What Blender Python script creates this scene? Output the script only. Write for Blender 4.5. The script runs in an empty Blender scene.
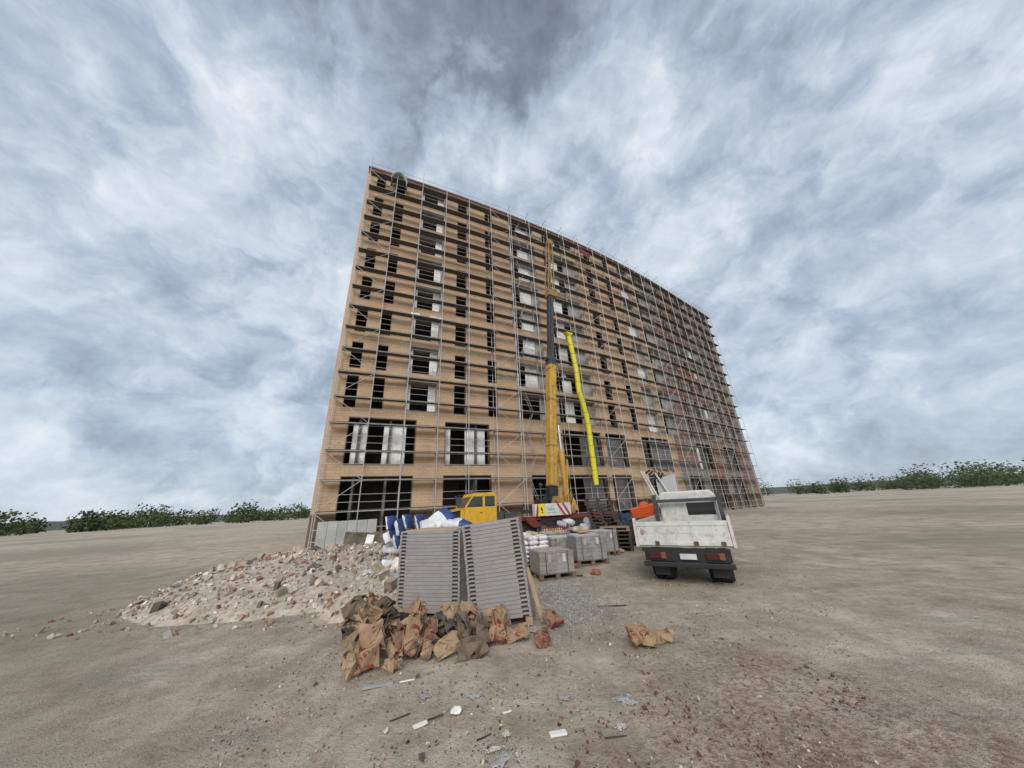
import bpy, bmesh, math, random
from math import sin, cos, tan, pi, radians as R
from mathutils import Vector, Matrix, Euler, noise
random.seed(7)
S = bpy.context.scene
COL = S.collection
H = 1.9                       # eye height
F_PX, PITCH, ROLL = 314.96, 0.368682, 0.0500517
CX, CY, RAD, A0 = -87.224, 199.7404, 193.0079, 0.407479   # the block stands on a long gentle arc
KC = 1.0 / RAD
BAY = 2.55396

# ------------------------------------------------------------------ helpers
class MB:
    def __init__(s): s.v = []; s.f = []; s.m = []; s.uv = {}; s.c = []
    def vert(s, p, c=None):
        s.v.append(tuple(p)); s.c.append(c); return len(s.v) - 1
    def face(s, idx, mi=0, uv=None):
        if uv: s.uv[len(s.f)] = uv
        s.f.append(tuple(idx)); s.m.append(mi)
    def poly(s, pts, mi=0, uv=None):
        s.face([s.vert(p) for p in pts], mi, uv)
    def hexa(s, p, mi=0):      # 8 pts: bottom ring 0-3 ccw, top ring 4-7
        i = [s.vert(q) for q in p]
        for f in ((3,2,1,0),(4,5,6,7),(0,1,5,4),(1,2,6,5),(2,3,7,6),(3,0,4,7)):
            s.face([i[k] for k in f], mi)
    def box(s, c, d, M=None, mi=0):
        x, y, z = d[0]/2, d[1]/2, d[2]/2
        P = [Vector(q) for q in ((-x,-y,-z),(x,-y,-z),(x,y,-z),(-x,y,-z),(-x,-y,z),(x,-y,z),(x,y,z),(-x,y,z))]
        c = Vector(c)
        s.hexa([(M @ q if M else q) + c for q in P], mi)
    def span(s, a, b, mi=0):
        s.box([(a[i]+b[i])/2 for i in range(3)], [abs(b[i]-a[i]) for i in range(3)], None, mi)
    def prism(s, pts, y0, y1, mi=0):      # outline in local x,z extruded along y
        a = [s.vert((p[0], y0, p[1])) for p in pts]; b = [s.vert((p[0], y1, p[1])) for p in pts]
        n = len(pts)
        s.face(a, mi); s.face(b[::-1], mi)
        for i in range(n):
            j = (i+1) % n
            s.face((a[j], a[i], b[i], b[j]), mi)
    def tube(s, p, q, r, n=6, r2=None, mi=0, cap=True):
        p, q = Vector(p), Vector(q); d = (q-p)
        if d.length < 1e-6: return
        d.normalize()
        a = d.orthogonal().normalized(); b = d.cross(a)
        r2 = r if r2 is None else r2
        A = [s.vert(p + (a*cos(2*pi*i/n) + b*sin(2*pi*i/n))*r) for i in range(n)]
        B = [s.vert(q + (a*cos(2*pi*i/n) + b*sin(2*pi*i/n))*r2) for i in range(n)]
        for i in range(n):
            j = (i+1) % n
            s.face((A[i], A[j], B[j], B[i]), mi)
        if cap: s.face(A[::-1], mi); s.face(B, mi)
    def build(s, name, mats, parent=None, smooth=False, bevel=0, M=None):
        me = bpy.data.meshes.new(name)
        vs = [tuple(M @ Vector(p)) for p in s.v] if M else s.v
        me.from_pydata(vs, [], s.f)
        if not isinstance(mats, (list, tuple)): mats = [mats]
        for m in mats: me.materials.append(m)
        me.polygons.foreach_set('material_index', s.m)
        if s.uv:
            ul = me.uv_layers.new(name='UVMap').data
            for fi, uv in s.uv.items():
                for k, li in enumerate(me.polygons[fi].loop_indices): ul[li].uv = uv[k]
        if any(c is not None for c in s.c):
            ca = me.color_attributes.new('Tint', 'FLOAT_COLOR', 'POINT')
            for i, c in enumerate(s.c): ca.data[i].color = (*(c or (.5,.5,.5)), 1)
        if smooth: me.polygons.foreach_set('use_smooth', [True]*len(s.f))
        me.update()
        o = bpy.data.objects.new(name, me); COL.objects.link(o)
        if parent: o.parent = parent
        if bevel:
            b = o.modifiers.new('bevel', 'BEVEL'); b.width = bevel; b.segments = 2; b.limit_method = 'ANGLE'
        return o

def tag(o, label=None, cat=None, group=None, kind=None):
    if label: o['label'] = label
    if cat: o['category'] = cat
    if group: o['group'] = group
    if kind: o['kind'] = kind
    return o
def thing(name, label, cat, loc=(0,0,0), rot=(0,0,0), group=None):
    o = bpy.data.objects.new(name, None); COL.objects.link(o); o.empty_display_size = .2
    o.location = loc; o.rotation_euler = rot
    return tag(o, label, cat, group)
def dup(o, loc=None, rot=None, label=None, parent=None):
    c = o.copy(); COL.objects.link(c)
    if parent: c.parent = parent
    if loc is not None: c.location = loc
    if rot is not None: c.rotation_euler = rot
    if label: c['label'] = label
    for ch in list(o.children): dup(ch, parent=c)
    return c
def ray(px, py):
    x, u = px-512, 384-py
    r = x*cos(ROLL)+u*sin(ROLL); u = -x*sin(ROLL)+u*cos(ROLL)
    return Vector((r, F_PX*cos(PITCH)-u*sin(PITCH), F_PX*sin(PITCH)+u*cos(PITCH)))
def at(px, py, D):           # a point D metres ahead
    d = ray(px, py); t = D/d.y
    return Vector((t*d.x, D, H+t*d.z))
def gp(px, py, z=0.0):       # a point on the ground
    d = ray(px, py); t = (z-H)/d.z
    return Vector((t*d.x, t*d.y, z))

# ------------------------------------------------------------------ materials
def nt(name):
    m = bpy.data.materials.new(name); m.use_nodes = True
    t = m.node_tree; b = t.nodes['Principled BSDF']
    return m, t, b
def N(t, typ, **kw):
    n = t.nodes.new(typ)
    for k, v in kw.items():
        if k in n.inputs: n.inputs[k].default_value = v
        else: setattr(n, k, v)
    return n
def ramp(t, stops):
    r = t.nodes.new('ShaderNodeValToRGB'); e = r.color_ramp.elements
    while len(e) < len(stops): e.new(.5)
    for i, (p, c) in enumerate(stops): e[i].position = p; e[i].color = (*c, 1) if len(c) == 3 else c
    return r
def mixc(t, fac, a, b, mode='MIX'):
    m = t.nodes.new('ShaderNodeMix'); m.data_type = 'RGBA'; m.blend_type = mode
    for sock, v in ((m.inputs[0], fac), (m.inputs[6], a), (m.inputs[7], b)):
        if hasattr(v, 'links'): t.links.new(v, sock)
        elif isinstance(v, (int, float)): sock.default_value = v
        else: sock.default_value = (*v, 1) if len(v) == 3 else v
    return m.outputs[2]
def mat(name, col, rough=.7, var=.25, scale=3., metal=0., bump=.0, bscale=40., spec=.4, dirt=None, coord='Object'):
    m, t, b = nt(name)
    tc = N(t, 'ShaderNodeTexCoord')
    oi = N(t, 'ShaderNodeObjectInfo')
    add = N(t, 'ShaderNodeVectorMath', operation='ADD'); t.links.new(tc.outputs[coord], add.inputs[0])
    sc = N(t, 'ShaderNodeVectorMath', operation='SCALE'); sc.inputs[3].default_value = 13.7
    cx = N(t, 'ShaderNodeCombineXYZ'); t.links.new(oi.outputs['Random'], cx.inputs[0]); t.links.new(oi.outputs['Random'], cx.inputs[1])
    t.links.new(cx.outputs[0], sc.inputs[0]); t.links.new(sc.outputs[0], add.inputs[1])
    n = N(t, 'ShaderNodeTexNoise', Scale=scale, Detail=8., Roughness=.65); t.links.new(add.outputs[0], n.inputs['Vector'])
    lo = tuple(c*(1-var) for c in col); hi = tuple(min(1, c*(1+var)) for c in col)
    r = ramp(t, [(.28, lo), (.72, hi)]); t.links.new(n.outputs['Fac'], r.inputs[0])
    out = r.outputs[0]
    if dirt:
        n3 = N(t, 'ShaderNodeTexNoise', Scale=scale*2.7, Detail=10., Roughness=.75); t.links.new(add.outputs[0], n3.inputs['Vector'])
        r3 = ramp(t, [(.50, (0,0,0)), (.68, (1,1,1))]); t.links.new(n3.outputs['Fac'], r3.inputs[0])
        out = mixc(t, r3.outputs[0], out, dirt)
    t.links.new(out, b.inputs['Base Color'])
    b.inputs['Roughness'].default_value = rough; b.inputs['Metallic'].default_value = metal
    b.inputs['Specular IOR Level'].default_value = spec
    if bump:
        n2 = N(t, 'ShaderNodeTexNoise', Scale=bscale, Detail=6., Roughness=.6); t.links.new(add.outputs[0], n2.inputs['Vector'])
        bp = N(t, 'ShaderNodeBump', Strength=bump, Distance=.02); t.links.new(n2.outputs['Fac'], bp.inputs['Height'])
        t.links.new(bp.outputs[0], b.inputs['Normal'])
    return m
def mat_tint(name, rough=.85, var=.3, scale=9.):
    m, t, b = nt(name)
    a = N(t, 'ShaderNodeAttribute'); a.attribute_name = 'Tint'
    tc = N(t, 'ShaderNodeTexCoord'); n = N(t, 'ShaderNodeTexNoise', Scale=scale, Detail=6.); t.links.new(tc.outputs['Object'], n.inputs['Vector'])
    r = ramp(t, [(.3, (1-var,)*3), (.7, (1+var,)*3)]); t.links.new(n.outputs['Fac'], r.inputs[0])
    t.links.new(mixc(t, 1., a.outputs['Color'], r.outputs[0], 'MULTIPLY'), b.inputs['Base Color'])
    b.inputs['Roughness'].default_value = rough; b.inputs['Specular IOR Level'].default_value = .25
    return m
def mat_cladding():
    m, t, b = nt('tan_cladding')
    uv = N(t, 'ShaderNodeUVMap')
    br = N(t, 'ShaderNodeTexBrick', Scale=1.0)
    br.inputs['Brick Width'].default_value = .6; br.inputs['Row Height'].default_value = .2
    br.inputs['Mortar Size'].default_value = .014; br.inputs['Mortar Smooth'].default_value = .3
    br.inputs['Color1'].default_value = (.55,.39,.25,1); br.inputs['Color2'].default_value = (.475,.33,.205,1)
    br.inputs['Mortar'].default_value = (.40,.275,.17,1); br.inputs['Bias'].default_value = -.1
    t.links.new(uv.outputs[0], br.inputs['Vector'])
    n = N(t, 'ShaderNodeTexNoise', Scale=.55, Detail=9., Roughness=.65); t.links.new(uv.outputs[0], n.inputs['Vector'])
    r = ramp(t, [(.25, (.80,.80,.82)), (.75, (1.13,1.10,1.08))]); t.links.new(n.outputs['Fac'], r.inputs[0])
    c = mixc(t, 1., br.outputs['Color'], r.outputs[0], 'MULTIPLY')
    # streaks of grey cement dust
    mp = N(t, 'ShaderNodeMapping'); mp.inputs['Scale'].default_value = (3.2,.35,1); t.links.new(uv.outputs[0], mp.inputs[0])
    n2 = N(t, 'ShaderNodeTexNoise', Scale=1., Detail=8., Roughness=.7); t.links.new(mp.outputs[0], n2.inputs['Vector'])
    r2 = ramp(t, [(.56, (0,0,0)), (.80, (.34,.34,.34))]); t.links.new(n2.outputs['Fac'], r2.inputs[0])
    c = mixc(t, r2.outputs[0], c, (.40,.32,.24))
    # odd stones of stronger colour
    n3 = N(t, 'ShaderNodeTexNoise', Scale=2.2, Detail=2.); t.links.new(uv.outputs[0], n3.inputs['Vector'])
    r3 = ramp(t, [(.6, (0,0,0)), (.75, (.5,.5,.5))]); t.links.new(n3.outputs['Fac'], r3.inputs[0])
    c = mixc(t, r3.outputs[0], c, (.47,.28,.15))
    t.links.new(c, b.inputs['Base Color'])
    b.inputs['Roughness'].default_value = .85; b.inputs['Specular IOR Level'].default_value = .2
    bp = N(t, 'ShaderNodeBump', Strength=.5, Distance=.01); t.links.new(br.outputs['Fac'], bp.inputs['Height']); bp.invert = True
    t.links.new(bp.outputs[0], b.inputs['Normal'])
    return m
def mat_bare():
    m, t, b = nt('bare_masonry')
    uv = N(t, 'ShaderNodeUVMap')
    br = N(t, 'ShaderNodeTexBrick', Scale=1.0)
    br.inputs['Brick Width'].default_value = .3; br.inputs['Row Height'].default_value = .2
    br.inputs['Mortar Size'].default_value = .012
    br.inputs['Color1'].default_value = (.30,.125,.075,1); br.inputs['Color2'].default_value = (.23,.10,.065,1); br.inputs['Mortar'].default_value = (.24,.21,.18,1)
    t.links.new(uv.outputs[0], br.inputs['Vector'])
    n = N(t, 'ShaderNodeTexNoise', Scale=.33, Detail=5., Roughness=.6); t.links.new(uv.outputs[0], n.inputs['Vector'])
    r = ramp(t, [(.46, (0,0,0)), (.52, (1,1,1))]); t.links.new(n.outputs['Fac'], r.inputs[0])
    n2 = N(t, 'ShaderNodeTexNoise', Scale=2., Detail=8.); t.links.new(uv.outputs[0], n2.inputs['Vector'])
    g = ramp(t, [(.3, (.16,.145,.13)), (.7, (.27,.25,.23))]); t.links.new(n2.outputs['Fac'], g.inputs[0])
    t.links.new(mixc(t, r.outputs[0], br.outputs['Color'], g.outputs[0]), b.inputs['Base Color'])
    b.inputs['Roughness'].default_value = .9
    return m
def mat_redbrick():
    m, t, b = nt('parapet_brick')
    uv = N(t, 'ShaderNodeUVMap')
    br = N(t, 'ShaderNodeTexBrick', Scale=1.0)
    br.inputs['Brick Width'].default_value = .25; br.inputs['Row Height'].default_value = .1
    br.inputs['Mortar Size'].default_value = .01
    br.inputs['Color1'].default_value = (.19,.068,.04,1); br.inputs['Color2'].default_value = (.11,.045,.033,1); br.inputs['Mortar'].default_value = (.13,.09,.07,1)
    t.links.new(uv.outputs[0], br.inputs['Vector'])
    n = N(t, 'ShaderNodeTexNoise', Scale=.35, Detail=6.); t.links.new(uv.outputs[0], n.inputs['Vector'])
    r = ramp(t, [(.35, (.45,.42,.42)), (.65, (1.3,1.25,1.2))]); t.links.new(n.outputs['Fac'], r.inputs[0])
    t.links.new(mixc(t, 1., br.outputs['Color'], r.outputs[0], 'MULTIPLY'), b.inputs['Base Color'])
    b.inputs['Roughness'].default_value = .9
    return m
def mat_ground():
    m, t, b = nt('site_ground')
    tc = N(t, 'ShaderNodeTexCoord'); P = tc.outputs['Object']
    def noi(s, d=8., r=.65):
        n = N(t, 'ShaderNodeTexNoise', Scale=s, Detail=d, Roughness=r); t.links.new(P, n.inputs['Vector']); return n.outputs['Fac']
    def rp(src, stops):
        r = ramp(t, stops); t.links.new(src, r.inputs[0]); return r.outputs[0]
    c = rp(noi(1.1, 12., .74), [(.36, (.315,.247,.182)), (.5, (.475,.395,.305)), (.64, (.62,.54,.43))])
    c = mixc(t, rp(noi(5.5, 8., .75), [(.5, (0,0,0)), (.66, (.55,.55,.55))]), c, (.33,.26,.195))
    # pale trodden cement dust and grey-green muddy smears, drawn out along the wheel tracks
    mp = N(t, 'ShaderNodeMapping'); mp.inputs['Scale'].default_value = (.5,1.6,1); mp.inputs['Rotation'].default_value = (0,0,-.35); t.links.new(P, mp.inputs[0])
    nn = N(t, 'ShaderNodeTexNoise', Scale=.9, Detail=7., Roughness=.6, Distortion=.6); t.links.new(mp.outputs[0], nn.inputs['Vector'])
    c = mixc(t, rp(nn.outputs['Fac'], [(.55, (0,0,0)), (.68, (.7,.7,.7))]), c, (.30,.285,.245))
    c = mixc(t, rp(nn.outputs['Fac'], [(.26, (.75,.75,.75)), (.40, (0,0,0))]), c, (.50,.45,.37))
    c = mixc(t, rp(noi(.06, 6., .6), [(.42, (0,0,0)), (.6, (.6,.6,.6))]), c, (.19,.175,.12))
    mp2 = N(t, 'ShaderNodeMapping'); mp2.inputs['Rotation'].default_value = (0,0,-.42); mp2.inputs['Scale'].default_value = (1.,.12,1); t.links.new(P, mp2.inputs[0])
    nr = N(t, 'ShaderNodeTexNoise', Scale=1.7, Detail=6., Roughness=.62, Distortion=.4); t.links.new(mp2.outputs[0], nr.inputs['Vector'])
    c = mixc(t, rp(nr.outputs['Fac'], [(.54, (0,0,0)), (.64, (.5,.5,.5))]), c, (.32,.27,.21))
    # grit
    c = mixc(t, rp(noi(38., 3., .6), [(.60, (0,0,0)), (.70, (.5,.5,.5))]), c, (.50,.45,.38))
    c = mixc(t, rp(noi(31., 3., .6), [(.30, (.75,.75,.75)), (.40, (0,0,0))]), c, (.12,.092,.07))
    # brick dust in the near right
    sx = N(t, 'ShaderNodeSeparateXYZ'); t.links.new(P, sx.inputs[0])
    def mth(op, a, bb):
        n = N(t, 'ShaderNodeMath', operation=op)
        for i, v in enumerate((a, bb)):
            if hasattr(v, 'links'): t.links.new(v, n.inputs[i])
            else: n.inputs[i].default_value = v
        return n.outputs[0]
    w = mth('SUBTRACT', mth('MULTIPLY', sx.outputs[0], .55), mth('MULTIPLY', mth('SUBTRACT', sx.outputs[1], 3.7), .42))
    w2 = mth('ADD', w, mth('MULTIPLY', mth('SUBTRACT', noi(2.6, 6., .75), .5), 2.6))
    far = mth('MULTIPLY', mth('SUBTRACT', mth('ABSOLUTE', sx.outputs[0], 0.), 2.6), 1.2)
    w2 = mth('SUBTRACT', w2, mth('MAXIMUM', far, 0.))
    c = mixc(t, mth('MULTIPLY', rp(w2, [(.1, (0,0,0)), (.9, (1,1,1))]), rp(noi(17., 6., .75), [(.46, (.06,.06,.06)), (.60, (.72,.72,.72))])), c, (.17,.072,.052))
    t.links.new(c, b.inputs['Base Color'])
    b.inputs['Roughness'].default_value = .92; b.inputs['Specular IOR Level'].default_value = .25
    h = mth('ADD', noi(9., 8., .7), mth('MULTIPLY', noi(55., 4., .6), .5))
    bp = N(t, 'ShaderNodeBump', Strength=1., Distance=.05); t.links.new(h, bp.inputs['Height']); t.links.new(bp.outputs[0], b.inputs['Normal'])
    return m
def mat_paper(name, base, logo=True):
    """kraft paper; u runs round the sack, v along it; a red round emblem and a band of red print sit on the broad sides"""
    m, t, b = nt(name)
    uv = N(t, 'ShaderNodeUVMap'); tc = N(t, 'ShaderNodeTexCoord')
    n = N(t, 'ShaderNodeTexNoise', Scale=7., Detail=9., Roughness=.7); t.links.new(tc.outputs['Object'], n.inputs['Vector'])
    r = ramp(t, [(.3, tuple(x*.68 for x in base)), (.7, tuple(x*1.2 for x in base))]); t.links.new(n.outputs['Fac'], r.inputs[0])
    c = r.outputs[0]
    if logo:
        sx = N(t, 'ShaderNodeSeparateXYZ'); t.links.new(uv.outputs[0], sx.inputs[0])
        def mth(op, a, bb=0.):
            q = N(t, 'ShaderNodeMath', operation=op)
            for i, v in enumerate((a, bb)):
                if hasattr(v, 'links'): t.links.new(v, q.inputs[i])
                else: q.inputs[i].default_value = v
            return q.outputs[0]
        u, v = sx.outputs[0], sx.outputs[1]
        u2 = mth('SUBTRACT', mth('FRACT', mth('MULTIPLY', u, 2.)), .5)          # both broad sides
        du = mth('MULTIPLY', u2, 1.0); dv = mth('MULTIPLY', mth('SUBTRACT', v, .60), 1.35)
        d = mth('SQRT', mth('ADD', mth('MULTIPLY', du, du), mth('MULTIPLY', dv, dv)))
        ring = mth('MULTIPLY', mth('GREATER_THAN', d, .10), mth('LESS_THAN', d, .185))
        gap = mth('MULTIPLY', mth('GREATER_THAN', du, .05), mth('LESS_THAN', mth('ABSOLUTE', dv), .045))
        ring = mth('MULTIPLY', ring, mth('SUBTRACT', 1., gap))
        stem = mth('MULTIPLY', mth('LESS_THAN', mth('ABSOLUTE', du), .025), mth('LESS_THAN', mth('ABSOLUTE', dv), .065))
        band = mth('MULTIPLY', mth('LESS_THAN', mth('ABSOLUTE', mth('SUBTRACT', v, .24)), .06), mth('LESS_THAN', mth('ABSOLUTE', u2), .28))
        st = mth('GREATER_THAN', mth('SINE', mth('MULTIPLY', u2, 62.)), -.35)
        band = mth('MULTIPLY', band, st)
        foot = mth('LESS_THAN', v, .045)
        tot = mth('MINIMUM', mth('ADD', mth('ADD', ring, stem), mth('ADD', band, foot)), 1.)
        n2 = N(t, 'ShaderNodeTexNoise', Scale=11., Detail=6.); t.links.new(tc.outputs['Object'], n2.inputs['Vector'])
        wear = ramp(t, [(.30, (.25,)*3), (.56, (.95,)*3)]); t.links.new(n2.outputs['Fac'], wear.inputs[0])
        c = mixc(t, mth('MULTIPLY', tot, wear.outputs[0]), c, (.19,.03,.026))
    t.links.new(c, b.inputs['Base Color'])
    b.inputs['Roughness'].default_value = .8; b.inputs['Specular IOR Level'].default_value = .25
    n3 = N(t, 'ShaderNodeTexNoise', Scale=16., Detail=4.); t.links.new(tc.outputs['Object'], n3.inputs['Vector'])
    bp = N(t, 'ShaderNodeBump', Strength=.6, Distance=.02); t.links.new(n3.outputs['Fac'], bp.inputs['Height']); t.links.new(bp.outputs[0], b.inputs['Normal'])
    return m
def mat_sack(name, c0, c1, axis=0, lim=.15, soft=False, one=False):
    """woven sack: white with coloured ends / print (object space along its length)"""
    m, t, b = nt(name)
    tc = N(t, 'ShaderNodeTexCoord'); sx = N(t, 'ShaderNodeSeparateXYZ'); t.links.new(tc.outputs['Object'], sx.inputs[0])
    ab = N(t, 'ShaderNodeMath', operation='ABSOLUTE' if not one else 'ADD'); ab.inputs[1].default_value = 0.; t.links.new(sx.outputs[axis], ab.inputs[0])
    n = N(t, 'ShaderNodeTexNoise', Scale=9., Detail=5.); t.links.new(tc.outputs['Object'], n.inputs['Vector'])
    ad = N(t, 'ShaderNodeMath', operation='MULTIPLY_ADD'); t.links.new(n.outputs['Fac'], ad.inputs[0]); ad.inputs[1].default_value = .07 if not soft else .5; t.links.new(ab.outputs[0], ad.inputs[2])
    g = N(t, 'ShaderNodeMath', operation='GREATER_THAN'); t.links.new(ad.outputs[0], g.inputs[0]); g.inputs[1].default_value = lim+(.035 if not soft else .25)
    n2 = N(t, 'ShaderNodeTexNoise', Scale=5., Detail=8., Roughness=.7); t.links.new(tc.outputs['Object'], n2.inputs['Vector'])
    r = ramp(t, [(.3, (.70,.69,.67)), (.7, (1.05,1.05,1.05))]); t.links.new(n2.outputs['Fac'], r.inputs[0])
    c = mixc(t, g.outputs[0], c0, c1)
    t.links.new(mixc(t, 1., c, r.outputs[0], 'MULTIPLY'), b.inputs['Base Color'])
    b.inputs['Roughness'].default_value = .55
    n3 = N(t, 'ShaderNodeTexNoise', Scale=14., Detail=3.); t.links.new(tc.outputs['Object'], n3.inputs['Vector'])
    bp = N(t, 'ShaderNodeBump', Strength=.5, Distance=.02); t.links.new(n3.outputs['Fac'], bp.inputs['Height']); t.links.new(bp.outputs[0], b.inputs['Normal'])
    return m
def mat_blocks(name, c1, c2, w=.22, h=.11):
    m, t, b = nt(name)
    tc = N(t, 'ShaderNodeTexCoord'); uv = N(t, 'ShaderNodeUVMap')
    br = N(t, 'ShaderNodeTexBrick', Scale=1.)
    br.inputs['Brick Width'].default_value = w; br.inputs['Row Height'].default_value = h; br.inputs['Mortar Size'].default_value = .007
    br.inputs['Color1'].default_value = (*c1, 1); br.inputs['Color2'].default_value = (*c2, 1); br.inputs['Mortar'].default_value = tuple(x*.55 for x in c1)+(1,)
    t.links.new(uv.outputs[0], br.inputs['Vector'])
    n = N(t, 'ShaderNodeTexNoise', Scale=2.6, Detail=8., Roughness=.7); t.links.new(tc.outputs['Object'], n.inputs['Vector'])
    r = ramp(t, [(.44, (0,0,0)), (.66, (.6,.6,.6))]); t.links.new(n.outputs['Fac'], r.inputs[0])
    c = mixc(t, r.outputs[0], br.outputs['Color'], (.36,.36,.365))     # milky patches of shrink film
    t.links.new(c, b.inputs['Base Color'])
    b.inputs['Roughness'].default_value = .42; b.inputs['Coat Weight'].default_value = .35; b.inputs['Coat Roughness'].default_value = .2
    n3 = N(t, 'ShaderNodeTexNoise', Scale=6., Detail=5.); t.links.new(tc.outputs['Object'], n3.inputs['Vector'])
    bp = N(t, 'ShaderNodeBump', Strength=.5, Distance=.04); t.links.new(n3.outputs['Fac'], bp.inputs['Height']); t.links.new(bp.outputs[0], b.inputs['Normal'])
    return m

TAN, BARE, BRICK, GROUND = mat_cladding(), mat_bare(), mat_redbrick(), mat_ground()
CONC = mat('raw_concrete', (.25,.235,.21), .9, .25, 1.2, bump=.2, bscale=12)
PLINTH = mat('stained_plinth', (.155,.105,.07), .9, .3, 1.5, bump=.3, bscale=10)
LOGM = mat('loggia_concrete', (.38,.355,.32), .9, .25, 1.2, dirt=(.30,.27,.24))
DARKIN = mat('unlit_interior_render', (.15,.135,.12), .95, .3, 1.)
BOARD = mat('white_board', (.80,.80,.78), .7, .1, 1.3, dirt=(.48,.48,.46))
GREYBOARD = mat('grey_render', (.34,.34,.32), .85, .22, 1.4)
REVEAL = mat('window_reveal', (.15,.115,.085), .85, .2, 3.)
COPING = mat('coping_metal', (.17,.13,.11), .5, .15, 2.)
GALV = mat('galvanised_tube', (.43,.42,.41), .55, .25, 6., metal=.25)
DECKM = mat('scaffold_deck', (.10,.088,.078), .75, .35, 2.5)
DUST = mat('dust_sheet_net', (.15,.145,.145), .7, .25, 2.5)
YEL = mat('crane_yellow', (.62,.345,.025), .45, .14, 1.5, dirt=(.42,.24,.05))
YELB = mat('boom_yellow', (.50,.285,.045), .5, .22, 1.1, dirt=(.26,.15,.05))
OCH = mat('lattice_ochre', (.27,.165,.06), .55, .25, 2.)
BLACKM = mat('black_steel', (.022,.022,.024), .5, .3, 3.)
CHAR = mat('charcoal_steel', (.05,.052,.056), .5, .3, 2.)
REDM = mat('dark_red_steel', (.15,.024,.02), .5, .25, 2., dirt=(.11,.03,.022))
GLASS = mat('dark_cab_glass', (.025,.03,.03), .06, .2, 2., spec=.7)
RUB = mat('tyre_rubber', (.022,.021,.02), .85, .3, 8.)
RIM = mat('wheel_rim', (.10,.09,.08), .6, .3, 8.)
CHROME = mat('ram_rod', (.62,.62,.62), .25, .1, 4., metal=.8)
WHITEP = mat('white_truck_paint', (.56,.555,.52), .5, .16, 2.2, dirt=(.34,.32,.28))
CHUTE = mat('chute_yellow', (.64,.585,.015), .45, .14, 2., dirt=(.47,.42,.05))
CHUTED = mat('chute_joint', (.30,.27,.02), .6, .2, 2.)
STEELP = mat('deck_panel_steel', (.285,.265,.255), .7, .14, 2.3, metal=.0, dirt=(.25,.22,.20), bump=.1)
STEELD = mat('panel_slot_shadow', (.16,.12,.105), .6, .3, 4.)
PLY = mat('weathered_plywood', (.42,.30,.18), .8, .2, 3.)
WOOD = mat('weathered_timber', (.30,.215,.135), .8, .3, 4., bump=.2)
PALW = mat('pallet_timber', (.058,.043,.033), .85, .45, 4.)
PALW2 = mat('pallet_timber_pale', (.25,.18,.115), .85, .3, 4.)
PALG = mat('pallet_timber_grey', (.15,.112,.082), .85, .35, 4.)
BLK = mat_blocks('wrapped_blocks', (.24,.215,.185), (.21,.185,.16), .5, .11)
BLKP = mat_blocks('wrapped_dark_blocks', (.20,.19,.19), (.225,.21,.205), .5, .12)
CARD = mat('cardboard_cap', (.34,.27,.225), .7, .2, 3., dirt=(.42,.40,.38))
STRAP = mat('milky_film', (.50,.50,.50), .35, .2, 4.)
PAPER_L = mat_paper('kraft_paper_printed', (.31,.205,.125))
PAPER_P = mat_paper('kraft_paper_plain', (.335,.235,.145), False)
PAPER_D = mat_paper('kraft_paper_dirty', (.165,.12,.085), False)
PAPER_R = mat_paper('kraft_paper_reddish', (.27,.15,.105))
PAPER_IN = mat('sack_inside_grey', (.085,.072,.062), .85, .25, 6.)
SACKW = mat_sack('white_pink_sack', (.70,.68,.69), (.52,.43,.48), 0, .13, True)
SACKB = mat_sack('white_blue_sack', (.70,.72,.75), (.026,.06,.22), 0, .09, False, True)
SACKE = mat_sack('blue_faced_sack', (.70,.72,.75), (.026,.06,.22), 2, .0, False, True)
SACKW2 = mat_sack('plain_white_sack', (.66,.66,.66), (.52,.52,.55), 0, .2, True)
SACKV = mat_sack('violet_sack', (.21,.17,.27), (.42,.40,.46), 0, .15, True)
SACKG = mat_sack('olive_sack', (.36,.33,.20), (.55,.50,.36), 0, .15, True)
ORANGE = mat('orange_plastic', (.52,.075,.018), .5, .15, 3., dirt=(.5,.07,.02))
REDL = mat('tail_red', (.07,.014,.011), .3, .2, 5.)
AMBER = mat('tail_amber', (.20,.08,.035), .3, .2, 5.)
SIGNY = mat('sign_yellow', (.75,.56,.02), .5, .05, 3.)
SIGNR = mat('stripe_red', (.33,.03,.035), .5, .1, 3.)
TEAL = mat('faded_teal_print', (.22,.36,.38), .6, .2, 6.)
MOSS = mat('mossy_stone', (.12,.105,.065), .95, .5, 3., bump=.8, bscale=8, dirt=(.19,.165,.13))
BLUET = mat('blue_tarpaulin', (.018,.03,.06), .5, .3, 4.)
REDCLOTH = mat('red_cloth', (.16,.022,.03), .8, .2, 4.)
RUBBER_PIPE = mat('grey_pipe', (.30,.30,.29), .5, .2, 4.)
TINT = mat_tint('rubble_mix')
PLAST = mat('pale_plastic_film', (.36,.36,.335), .5, .25, 14.)
WRAP = mat('soiled_wrapper', (.50,.47,.42), .7, .2, 16., dirt=(.34,.29,.23))
WSCRAP = mat('white_offcut', (.72,.71,.67), .7, .08, 6.)

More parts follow.
